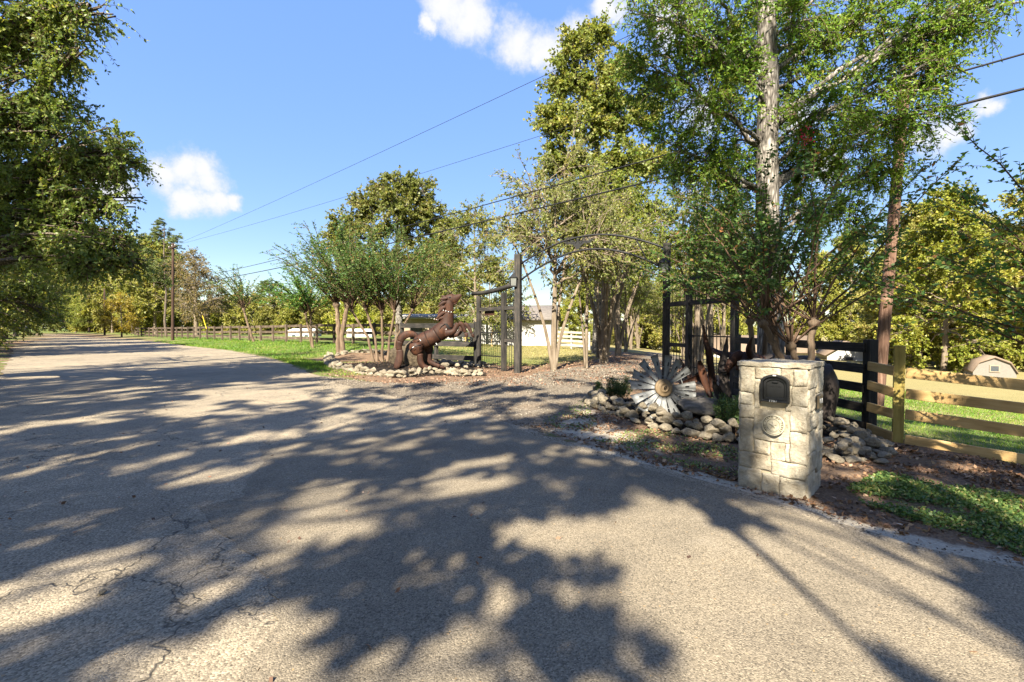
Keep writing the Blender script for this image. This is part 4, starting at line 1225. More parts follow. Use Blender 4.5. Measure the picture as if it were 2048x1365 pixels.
def build_bull():
    Y = 8.1
    k = Y / FPX
    o = at(1575, 800, Y)
    gz = Ts(o[0], Y)
    root = empty('bull_sculpture', (o[0], Y, gz), 0, 'grey-brown steel longhorn bull sculpture mostly hidden behind the mailbox pillar', 'sculpture')
    def P(l): return [((x - 1575) * k, CAMH - gz - (z - 655) * k - 0.0, r * k) for x, z, r in l]
    D = lambda nm, l, m=M_rust_grey, **kw: loft_xz(nm, P(l), m, root, **kw)
    D('body', [(1508, 748, 30), (1540, 748, 40), (1580, 754, 42), (1616, 758, 46), (1642, 768, 36)], depth=0.75)
    D('rump', [(1622, 752, 38), (1640, 775, 30), (1646, 808, 20), (1648, 835, 14)], depth=0.8, yoff=-0.08)
    D('hind_leg', [(1640, 815, 16), (1646, 850, 11), (1640, 885, 10)], M_rust_dark, depth=0.8, yoff=0.12)
    D('fore_leg', [(1520, 778, 17), (1512, 815, 12), (1510, 850, 10)], M_rust_dark, depth=0.8, yoff=-0.12)
    D('fore_leg', [(1530, 778, 16), (1530, 820, 11), (1526, 855, 10)], M_rust_dark, depth=0.8, yoff=0.14)
    D('neck', [(1526, 740, 28), (1500, 730, 24), (1480, 722, 20)], M_rust_dark, depth=0.8)
    hd = D('head', [(1482, 708, 9), (1470, 716, 11), (1458, 730, 9), (1450, 744, 6)], M_rust_dark, depth=0.8)
    D('ear', [(1484, 722, 4), (1478, 728, 4), (1464, 738, 1.5)], M_rust_dark, depth=0.5, yoff=-0.12)
    h1 = [(1466, 673, 1.2), (1465, 684, 4), (1469, 697, 6.5), (1480, 708, 8), (1494, 714, 7.5), (1510, 718, 5)]
    loft_xz('horn', P(h1), M_rust_dark, root, depth=0.9, yoff=[-0.62, -0.56, -0.46, -0.34, -0.2, -0.08], sides=12)
    h2 = [(1440, 690, 1.2), (1446, 700, 4), (1458, 710, 6), (1474, 712, 6)]
    loft_xz('horn', P(h2), M_rust_dark, root, depth=0.9, yoff=[0.6, 0.5, 0.34, 0.1], sides=12)
    return root
build_bull()

def build_agave():
    """cluster of bent, tapering steel leaves"""
    Y = 8.15
    k = Y / FPX
    o = at(1436, 800, Y); gz = Ts(o[0], Y)
    root = empty('agave_sculpture', (o[0], Y, gz), 0, 'rusty steel agave with tall tapering blades right of the windmill fan', 'sculpture')
    def blade(l, y, mat):
        # l: (x px, y px, half width px)
        P = np.array([((x - 1436) * k, CAMH - gz - (z - 655) * k, w * k) for x, z, w in l])
        n = len(P); V = []
        yy = np.linspace(y[0], y[1], n)
        tg = nrm(np.gradient(P[:, :2], axis=0))
        for i in range(n):
            nx, nz = -tg[i, 1], tg[i, 0]; w = P[i, 2]
            for s, dy in ((-1, 0.0), (-0.5, 0.35), (0, 0.5), (0.5, 0.35), (1, 0.0)):
                V.append((P[i, 0] + nx * s * w, yy[i] + dy * w * 1.1, P[i, 1] + nz * s * w))
        V = np.array(V)
        i = np.arange(n * 5).reshape(n, 5)
        Q = np.stack([i[:-1, :-1], i[:-1, 1:], i[1:, 1:], i[1:, :-1]], -1).reshape(-1, 4)
        B = V.copy(); B[:, 1] += 0.012
        nb = len(V)
        rim = np.concatenate([i[:, 0], i[-1, 1:], i[::-1, -1][1:], i[0, ::-1][1:-1]])
        r2 = np.roll(rim, -1)
        S = np.stack([rim, rim + nb, r2 + nb, r2], -1)
        me = np_mesh('steel_blade', np.concatenate([V, B]), [np.concatenate([Q, Q[:, ::-1] + nb, S])], mat, True)
        mesh_obj('steel_blade', me, root)
    blade([(1432, 786, 6), (1430, 760, 7), (1427, 730, 7), (1424, 705, 6.5), (1420, 688, 5), (1417, 668, 2.6), (1416, 650, 1.2)], (0.1, 0.22), M_rust)
    blade([(1420, 796, 5), (1410, 772, 6), (1403, 748, 7.5), (1399, 732, 6.5), (1397, 722, 3.5)], (-0.05, -0.02), M_rust)
    blade([(1452, 812, 9), (1447, 785, 9), (1442, 758, 9), (1438, 745, 7)], (-0.12, -0.1), M_rust_grey)
    blade([(1437, 748, 8), (1440, 730, 8), (1446, 710, 6.5), (1450, 695, 4.5), (1453, 674, 1.2)], (-0.1, 0.0), M_rust_grey)
    blade([(1424, 752, 7), (1408, 757, 7), (1392, 763, 6.5), (1378, 768, 5.5), (1364, 772, 3.5)], (0.2, 0.12), M_rust)
    blade([(1448, 790, 6), (1456, 772, 7), (1466, 758, 6), (1474, 748, 3)], (0.15, 0.3), M_rust_dark)
    blade([(1426, 775, 7), (1417, 762, 7), (1410, 752, 5)], (0.25, 0.4), M_seam)
    blade([(1438, 800, 7), (1428, 785, 8), (1420, 772, 6), (1414, 760, 2)], (-0.15, -0.25), M_rust_grey)
    blade([(1396, 765, 5), (1390, 748, 5), (1384, 735, 3), (1380, 722, 1)], (0.3, 0.5), M_rust_dark)
    return root
build_agave()

def build_fan():
    Y = 8.15
    c = at(1327, 776, Y)
    gz = Ts(c[0], Y)
    root = empty('windmill_fan', (c[0], Y, gz), R(6), 'round galvanised windmill fan with brass hub leaning in the stone bed', 'windmill fan')
    tilt = R(-9)
    wheel = empty('wheel'); wheel.parent = root; wheel.location = (0, 0, c[2] - gz); wheel.rotation_euler = (tilt, 0, 0)
    n = 15
    rin, rout = 0.155, 0.575
    # cupped, twisted blade
    V = []
    for i in range(7):
        t = i / 6; r = rin + (rout - rin) * t
        w = 0.030 + 0.058 * t
        for j in range(5):
            s = (j / 4 - 0.5) * 2
            tw = R(20)
            x = s * w; y = 0.022 * (s * s - 0.5) * (0.4 + t)
            V.append((x * math.cos(tw) - y * math.sin(tw), x * math.sin(tw) + y * math.cos(tw), r + 0.01 * s * t))
    V = np.array(V); idx = np.arange(35).reshape(7, 5)
    Q = np.stack([idx[:-1, :-1], idx[:-1, 1:], idx[1:, 1:], idx[1:, :-1]], -1).reshape(-1, 4)
    B = V.copy(); B[:, 1] += 0.004
    rim = np.concatenate([idx[:, 0], idx[-1, 1:], idx[::-1, -1][1:], idx[0, ::-1][1:-1]]); r2 = np.roll(rim, -1)
    S = np.stack([rim, rim + 35, r2 + 35, r2], -1)
    me = np_mesh('fan_blade', np.concatenate([V, B]), [np.concatenate([Q, Q[:, ::-1] + 35, S])], M_galv, True)
    rng = np.random.default_rng(3)
    for i in range(n):
        o = mesh_obj('fan_blade', me, wheel, (0, 0, 0), (0, 2 * PI * i / n + R(12) + rng.normal() * 0.02, 0), (1, 1, rng.uniform(0.96, 1.03)))
        box('blade_strap', (0.07, 0.006, 0.02), (0, -0.016, 0.42), M_iron, o, (0, R(90 + rng.normal() * 4), R(20)), 0.0)
    for rr in (0.20, 0.36):
        a = np.linspace(0, 2 * PI, 41)
        tube_obj('fan_ring', np.stack([rr * np.sin(a), np.full(41, 0.028), rr * np.cos(a)], -1), 0.009, M_galv, wheel, 6)
    # hub: dished disc with rings and a boss
    prof = [(0.0, -0.075), (0.018, -0.075), (0.022, -0.045), (0.040, -0.050), (0.060, -0.046), (0.064, -0.052), (0.074, -0.052), (0.078, -0.042), (0.105, -0.034), (0.125, -0.030), (0.150, -0.026), (0.152, 0.0), (0.150, 0.03), (0.0, 0.03)]
    a = np.linspace(0, 2 * PI, 36, endpoint=False)
    V = np.array([[(r * math.cos(t), y, r * math.sin(t)) for t in a] for r, y in prof]).reshape(-1, 3)
    kk = np.arange(len(prof) - 1)[:, None] * 36; s = np.arange(36)[None]; s2 = (s + 1) % 36
    Q = np.stack([kk + s, kk + 36 + s, kk + 36 + s2, kk + s2], -1).reshape(-1, 4)
    hub = mesh_obj('hub', np_mesh('hub', V, Q, M_bronze, True), wheel)
    tube_obj('hub_hook', [(0.02, -0.075, 0.0), (0.012, -0.088, 0.02), (-0.012, -0.088, 0.018), (-0.022, -0.085, -0.005), (-0.005, -0.085, -0.022)], 0.007, M_iron, hub, 6)
    for sx in (-1, 1):
        beam('prop_leg', (sx * 0.10, 0.05, c[2] - gz), (sx * 0.25, 0.42, -0.05), 0.03, 0.03, M_iron, root, 0.0)
    return root
build_fan()

# ---------------------------------------------------------------- poles and wires
def pole(name, base, top, r0, r1, mat, label, arm=None, extra=None):
    root = empty(name, base, 0, label, 'utility pole')
    b = np.array(base, dtype=float); t = np.array(top, dtype=float)
    pts = [(t - b) * f for f in (-0.04, 0.0, 0.25, 0.5, 0.75, 1.0)]
    tube_obj('pole_shaft', pts, np.linspace(r0, r1, 6), mat, root, 14)
    if arm:
        z, L, ang = arm
        p = (t - b) * z
        dx, dy = math.cos(ang) * L / 2, math.sin(ang) * L / 2
        a_ = beam('crossarm', p + np.array((-dx, -dy - 0.16, 0)), p + np.array((dx, dy - 0.16, 0)), 0.12, 0.14, mat, root)
        for s in (-0.9, 0.0, 0.9):
            tube_obj('insulator', [p + np.array((dx * s, dy * s - 0.16, 0.07)), p + np.array((dx * s, dy * s - 0.16, 0.16)), p + np.array((dx * s, dy * s - 0.16, 0.26))], [0.03, 0.06, 0.04], M_ceramic, root, 8)
    return root
pb = (9.25, 12.2); pbz = Ts(*pb)
tp = at(1812, 150, 12.4)
pole('utility_pole', (pb[0], pb[1], pbz), tp, 0.145, 0.115, M_pole, 'leaning reddish brown utility pole behind the fences on the right')
PL = (-38.6, 55.0); zl = Ts(*PL)
pt = at(346, 487, 55.0)
pole('utility_pole', (PL[0], PL[1], zl), pt, 0.17, 0.13, M_pole_dark, 'tall dark utility pole with a crossarm by the left paddock', arm=(0.955, 2.4, R(-40)))
for px, top, Y, nm in ((209, 578, 88.0, 'plain wooden pole beside the yellowing tree on the left'), (151, 618, 130.0, 'thin pale pole farthest away along the road')):
    b = at(px, 660, Y); z = Ts(b[0], Y)
    pole('utility_pole', (b[0], Y, z), at(px, top, Y), 0.17, 0.13, M_pole_dark if px > 180 else M_bark_pale, nm)

def wire(name, a, b, sag, r, label, n=40, ext=0.0):
    a = np.array(a, dtype=float); b = np.array(b, dtype=float)
    t = np.linspace(0, 1 + ext, n)[:, None]
    P = a + (b - a) * t
    P[:, 2] -= (sag * 4 * t * (1 - t))[:, 0]
    o = tube_obj(name, P, r, M_wire, None, 6)
    return tag(o, label, 'cable')
arm = np.array(pt) + np.array((0, -0.16, -0.3))
wire('power_line', arm + (1.0, -0.8, 0), at(1291, 56, 15.2), 0.15, 0.009, 'highest thin power line crossing the blue sky', ext=0.25)
wire('power_line', arm + (-0.5, 0.5, 0), at(1056, 280, 23.0), 0.2, 0.009, 'second thin power line, below the highest one', ext=0.5)
low = at(352, 572, 55.0)
wire('telephone_cable', low, at(2048, 178, 8.5), 0.40, 0.024, 'thick black cable, lowest of the lines crossing in front of the oak', ext=0.25)
wire('telephone_cable', low + (0, 0, 0.5), at(2048, 108, 8.3), 0.36, 0.017, 'thinner black cable just above the thick lowest cable', ext=0.25)
# slim service drop from the near pole
wire('service_wire', at(1822, 200, 12.3), at(1892, 262, 14.0), 0.05, 0.006, 'hair-thin service wire below the cables at upper right', ext=0.3)
# yellow guy guard
ga = at(413, 658, 52.0); gb = at(405, 632, 53.5)
tag(tube_obj('guy_guard', [ga, gb], 0.035, M_yellow), 'slanting yellow guy-wire guard behind the left fence', 'guy guard')
# far roadside mailbox
mb = at(47, 672, 62.0)
root = empty('roadside_mailbox', (mb[0], 62.0, Ts(mb[0], 62.0)), R(40), 'dark mailbox on a post far off at the left verge', 'mailbox')
zt = at(47, 658, 62.0)[2] - Ts(mb[0], 62.0)
mesh_obj('post', box_mesh(round(zt, 2), 0.12, 0.12, M_wood_old, 0.005, 'post'), root, (0, 0, zt / 2), (0, -PI / 2, 0))
tube_obj('box', [(-0.45, 0, zt), (0.45, 0, zt)], 0.24, M_black, root, 12)
box('flag', (0.05, 0.03, 0.25), (0.2, -0.28, zt + 0.12), M_white_trim, root)

# ---------------------------------------------------------------- buildings
def house(name, loc, rz, L, W_, hw, hr, wall, roof, label, cat='building', over=0.3, doors=(), windows=(), gambrel=False, trim=None):
    """long side along local X, front at -Y; ridge along X"""
    root = empty(name, loc, rz, label, cat)
    box('walls', (L, W_, hw + 1.0), (0, 0, hw / 2 - 0.5), wall, root, bev=0.0)
    if gambrel: prof = [(-W_ / 2, hw), (-W_ * 0.36, hw + hr * 0.62), (0, hw + hr), (W_ * 0.36, hw + hr * 0.62), (W_ / 2, hw)]
    else: prof = [(-W_ / 2, hw), (0, hw + hr), (W_ / 2, hw)]
    for s in (-1, 1):
        bm = bmesh.new()
        vs = [bm.verts.new((s * (L / 2 - 0.002), y, z)) for y, z in prof]
        vs2 = [bm.verts.new((s * (L / 2 - 0.12), y, z)) for y, z in prof]
        bm.faces.new(vs); bm.faces.new(vs2[::-1])
        n = len(vs)
        for i in range(n): bm.faces.new((vs[i], vs2[i], vs2[(i + 1) % n], vs[(i + 1) % n]))
        bmesh.ops.recalc_face_normals(bm, faces=bm.faces)
        me = bpy.data.meshes.new('gable'); bm.to_mesh(me); bm.free(); me.materials.append(wall)
        mesh_obj('gable', me, root)
    # roof shell
    P = [np.array(p) for p in prof]
    e0 = P[0] + (P[0] - P[1]) / np.linalg.norm(P[0] - P[1]) * over; e1 = P[-1] + (P[-1] - P[-2]) / np.linalg.norm(P[-1] - P[-2]) * over
    line = [e0] + P[1:-1] + [e1]
    V, F = [], []
    for x in (-L / 2 - over, L / 2 + over):
        for p in line: V.append((x, p[0], p[1] + 0.02))
        for p in line: V.append((x, p[0], p[1] + 0.17))
    n = len(line)
    for i in range(n - 1):
        F += [(n + i, n + i + 1, 2 * n + n + i + 1, 2 * n + n + i), (i, 2 * n + i, 2 * n + i + 1, i + 1),
              (i, i + 1, n + i + 1, n + i), (2 * n + i, 3 * n + i, 3 * n + i + 1, 2 * n + i + 1)]
    F += [(0, n, 3 * n, 2 * n), (n - 1, 3 * n - 1, 4 * n - 1, 2 * n - 1)]
    mesh_obj('roof', np_mesh('roof', np.array(V), np.array(F), roof), root)
    tr = trim or M_white_trim
    for x, w, z0, h, face, m in doors:
        if face == 'front': box('door', (w, 0.06, h), (x, -W_ / 2 - 0.02, z0 + h / 2), m, root, bev=0.0)
        else: box('door', (0.06, w, h), ((L / 2 + 0.02) * (1 if face == 'right' else -1), x, z0 + h / 2), m, root, bev=0.0)
    for x, w, z0, h, face in windows:
        if face == 'front':
            f = box('window', (w, 0.08, h), (x, -W_ / 2 - 0.02, z0 + h / 2), tr, root, bev=0.0)
            box('pane', (w - 0.16, 0.03, h - 0.16), (0, -0.03, 0), M_window, f, bev=0.0)
        else:
            s = 1 if face == 'right' else -1
            f = box('window', (0.08, w, h), ((L / 2 + 0.02) * s, x, z0 + h / 2), tr, root, bev=0.0)
            box('pane', (0.03, w - 0.16, h - 0.16), (0.03 * s, 0, 0), M_window, f, bev=0.0)
    return root
def lat(px, Y, py=660): return at(px, py, Y)[0]
# white garage seen through the gate
Yg = 42.0
gx = lat(1052, Yg)
gz_ = Ts(gx, Yg)
house('garage', (gx - 0.6, Yg + 3.2, gz_ - 0.30), R(-10), 6.6, 5.6, 2.62, 1.15, M_white_wall, M_roof, 'white garage with a grey shingle roof seen through the gateway', 'garage', 0.45,
      doors=[(-0.8, 2.2, 0.3, 2.1, 'right', M_grey_sheet)], windows=())
# small shed with gambrel roof on the right
Ys = 41.0
sx = lat(1958, Ys); sz = at(1990, 786, Ys)[2]
house('shed', (sx + 2.6, Ys + 1.8, sz), R(-123), 4.2, 2.7, 1.75, 1.2, M_shed, M_roof_tan, 'pale gambrel-roofed shed behind the pine fence at far right', 'shed', 0.15,
      doors=[(-0.9, 1.8, 0.0, 1.5, 'front', M_tan_wall)], windows=[(0.0, 0.65, 1.75, 0.6, 'right')], gambrel=True, trim=M_tan_wall)
# white house in the dip behind the black fence
Yh = 62.0
house('house', (lat(1560, Yh), Yh + 6, at(1560, 742, Yh)[2]), R(-20), 12.0, 7.0, 2.4, 1.9, M_white_wall, M_roof_tan, 'low white house with tan roof behind the oak trunk and black fence', 'house', 0.5,
      doors=[(1.0, 1.1, 0, 2.1, 'front', M_dark_door)], windows=[(-3.2, 1.2, 0.7, 1.1, 'front'), (3.4, 1.2, 0.7, 1.1, 'front')])
house('house', (lat(1692, Yh) + 1.5, Yh + 3, at(1692, 746, Yh)[2]), R(68), 7.0, 4.6, 2.3, 1.6, M_white_wall, M_roof_tan, 'small white gabled house framed by the black fence rails right of the pillar', 'house', 0.35,
      doors=[(0.0, 1.0, 0, 2.0, 'left', M_dark_door)], windows=[(-1.3, 0.9, 0.7, 1.0, 'left')])
# buildings behind the horse
Yb = 46.0
bz = 0.2
house('barn', (lat(900, Yb), Yb + 4, bz), R(4), 9.5, 6.0, 2.25, 0.35, M_tan_wall, M_grey_sheet, 'low tan and white barn with a grey metal roof behind the horse', 'barn', 0.5,
      doors=[(1.2, 5.4, 0.0, 1.6, 'front', M_white_wall), (-3.6, 1.2, 0.0, 1.6, 'front', M_dark_door)])
Yr = 55.0
house('shed', (lat(978, Yr), Yr + 3, 0.0), R(10), 4.6, 4.5, 2.0, 1.2, M_red, M_grey_sheet, 'dark red shed seen through the bars of the left small gate', 'shed', 0.3,
      doors=[(0.4, 2.6, 0.0, 1.4, 'front', M_white_wall)])
house('shed', (lat(1012, Yr + 6), Yr + 6, 0.0), R(10), 2.8, 3.5, 1.7, 0.5, M_grey_sheet, M_grey_sheet, 'low grey metal shed right of the dark red shed', 'shed', 0.15)
Yt = 62.0
house('trailer', (lat(610, Yt), Yt, -0.35), R(-8), 3.4, 2.0, 1.35, 0.25, M_white_wall, M_white_trim, 'white trailer behind the left board fence, left of the dark myrtle', 'trailer', 0.05, windows=[(-0.9, 0.7, 0.6, 0.5, 'front'), (0.8, 0.7, 0.6, 0.5, 'front')])
house('trailer', (lat(722, Yt - 6), Yt - 6, -0.2), R(6), 2.8, 2.0, 1.2, 0.25, M_white_wall, M_white_trim, 'white trailer behind the left board fence, right of the dark myrtle', 'trailer', 0.05)
# iron railing beyond the horse
pts = along((-6.0, 40.0), (0.6, 38.0), 3)
rr_ = empty('iron_railing', (-6.0, 40.0, 0.2), 0, 'low black iron railing across the lawn behind the horse', 'railing')
for i, p in enumerate(pts):
    mesh_obj('post', box_mesh(1.5, 0.12, 0.12, M_wood_tan, 0.005, 'post'), rr_, (p[0] + 6, p[1] - 40, 0.55), (0, -PI / 2, 0))
for z in (0.25, 0.95): beam('railing_bar', (0, -0.1, z), (6.6, -2.1, z), 0.04, 0.04, M_iron, rr_, 0.0)
for i in range(44):
    t = (i + 0.5) / 44
    tube_obj('picket', [(6.6 * t, -0.1 - 2 * t, 0.05), (6.6 * t, -0.1 - 2 * t, 1.1)], 0.014, M_iron, rr_, 4)

# ---------------------------------------------------------------- trees
def rand_dir(rng, n): return nrm(rng.normal(size=(n, 3)))

def tree_root(name, base, label, category='tree', group=None):
    return empty(name, base, 0, label, category, group)

def leaf_mesh(name, pos, axis, L, Wd, rng, mat, fold=0.12, rnd=None):
    V, Q = leaves(pos, axis, L, Wd, rng, fold)
    r = rng.uniform(0, 1, len(pos)) if rnd is None else np.clip(rnd, 0, 1)
    return np_mesh(name, V, Q, mat, False, {'rnd': np.repeat(r, 4)})

def broadleaf(name, base, label, trunk, lobes, seed, leaf=(0.09, 0.045), subs=9, twigs=7, lpt=10, bark=None, lmat=None, twig_len=(0.4, 0.9),
              group=None, twig_mat=None, droop=0.25, limb_r=0.38, root=None, shell=(0.35, 1.0), flowers=None, limb_low=0.25):
    """trunk: list of (x,y,z,r) relative to base; lobes: (x,y,z, rx,ry,rz[, weight]) relative to base"""
    rng = np.random.default_rng(seed)
    bark = bark or M_bark_oak; lmat = lmat or L_oak
    root = root or tree_root(name, base, label, 'tree', group)
    tr = np.array(trunk, dtype=float)
    # smooth the trunk
    n = len(tr); tt = np.linspace(0, n - 1, (n - 1) * 4 + 1)
    sm = np.stack([np.interp(tt, np.arange(n), tr[:, i]) for i in range(4)], -1)
    sm[:, :2] += np.cumsum(rng.normal(size=(len(sm), 2)) * 0.012, axis=0) * sm[0, 3] * 2
    fl = sm.copy(); fl[0, 3] *= 1.35; fl[1, 3] *= 1.08
    V, Q = tubes(fl[None, :, :3], fl[None, :, 3], 14)
    mesh_obj('trunk', np_mesh('trunk', V, Q, bark, True), root)
    limbP, limbR = [], []
    limb_of = []
    for lb in lobes:
        c = np.array(lb[:3])
        hd = np.hypot(c[0] - sm[:, 0], c[1] - sm[:, 1])
        want = c[2] - 0.55 * hd
        i = int(np.argmin(np.abs(sm[:, 2] - want) + 0.2 * rng.uniform(size=len(sm))))
        i = max(i, int(len(sm) * limb_low))
        a = sm[i, :3]
        mid = a * 0.45 + c * 0.55 + np.array([0, 0, 0.10 * np.linalg.norm(c - a)]) + rng.normal(size=3) * 0.06 * np.linalg.norm(c - a)
        P = bez(a[None], mid[None], c[None], 9)[0]
        P[1:-1] += rng.normal(size=(7, 3)) * 0.018 * np.linalg.norm(c - a)
        limbP.append(P); r0 = min(sm[i, 3] * limb_r * (0.7 + 0.6 * rng.uniform()), sm[i, 3] * 0.8)
        limbR.append(np.linspace(r0, max(0.012, r0 * 0.22), 9))
    limbP = np.array(limbP); limbR = np.array(limbR)
    parts = [tubes(limbP, limbR, 8)]
    # sub-branches
    S0, S1, SM, SR, SL = [], [], [], [], []
    for k, lb in enumerate(lobes):
        w = lb[6] if len(lb) > 6 else 1.0
        ns = max(3, int(subs * w))
        ti = rng.uniform(0.45, 1.0, ns)
        idx = np.clip((ti * 8).astype(int), 0, 7); f = ti * 8 - idx
        a = limbP[k][idx] * (1 - f)[:, None] + limbP[k][idx + 1] * f[:, None]
        d = rand_dir(rng, ns)
        e = np.array(lb[:3]) + d * np.array(lb[3:6]) * rng.uniform(*shell, size=(ns, 1))
        m = a * 0.5 + e * 0.5 + np.array([0, 0, 1]) * 0.12 * np.linalg.norm(e - a, axis=1)[:, None] + rng.normal(size=(ns, 3)) * 0.1
        S0.append(a); S1.append(e); SM.append(m); SR.append(np.clip(np.linalg.norm(e - a, axis=1) * 0.012, 0.008, 0.05)); SL.append(np.full(ns, k))
    S0, S1, SM, SR, SL = [np.concatenate(v) for v in (S0, S1, SM, SR, SL)]
    SP = bez(S0, SM, S1, 5)
    parts.append(tubes(SP, SR[:, None] * np.linspace(1, 0.35, 5)[None], 5))
    # twigs
    ns = len(SP)
    tn = np.maximum(1, rng.poisson(twigs, ns))
    si = np.repeat(np.arange(ns), tn)
    t = rng.uniform(0.35, 1.0, len(si)) * 4
    i0 = np.clip(t.astype(int), 0, 3); f = (t - i0)[:, None]
    a = SP[si, i0] * (1 - f) + SP[si, i0 + 1] * f
    cen = np.array([lb[:3] for lb in lobes])[SL[si]]
    out = nrm(a - cen + 1e-3)
    d = nrm(out * 0.7 + nrm(SP[si, 4] - SP[si, 2]) * 0.6 + rng.normal(size=(len(si), 3)) * 0.65 - np.array([0, 0, droop]))
    L = rng.uniform(*twig_len, len(si))
    e = a + d * L[:, None]
    m = (a + e) / 2 + np.array([0, 0, 0.08]) * L[:, None]
    e = e - np.array([0, 0, droop * 0.5]) * L[:, None]
    TP = bez(a, m, e, 4)
    Vt, Qt = tubes(TP, np.full((len(si), 4), 1.0) * np.linspace(0.006, 0.002, 4)[None] * (leaf[0] / 0.08), 3)
    # leaves
    ln = rng.poisson(lpt, len(si))
    li = np.repeat(np.arange(len(si)), ln)
    t = rng.uniform(0.1, 1.0, len(li)) * 3
    i0 = np.clip(t.astype(int), 0, 2); f = (t - i0)[:, None]
    p = TP[li, i0] * (1 - f) + TP[li, i0 + 1] * f
    ax = nrm(d[li] * 0.55 + rand_dir(rng, len(li)) * 0.9 + np.array([0, 0, -0.25]))
    sz = rng.uniform(0.7, 1.25, len(li))
    tone = rng.uniform(0, 1, len(li)) * 0.55 + rng.uniform(0, 1, ns)[si[li]] * 0.30 + rng.uniform(0, 1, len(lobes))[SL[si[li]]] * 0.15
    V, F = join(parts)
    mesh_obj('branches', np_mesh('branches', V, F, bark, True), root)
    tw = mesh_obj('twigs', np_mesh('twigs', Vt, Qt, twig_mat or M_twig, True), root); tw['kind'] = 'stuff'
    cr = mesh_obj('crown', leaf_mesh('crown', p, ax, leaf[0] * sz, leaf[1] * sz, rng, lmat, rnd=tone), root)
    cr['kind'] = 'stuff'
    return root

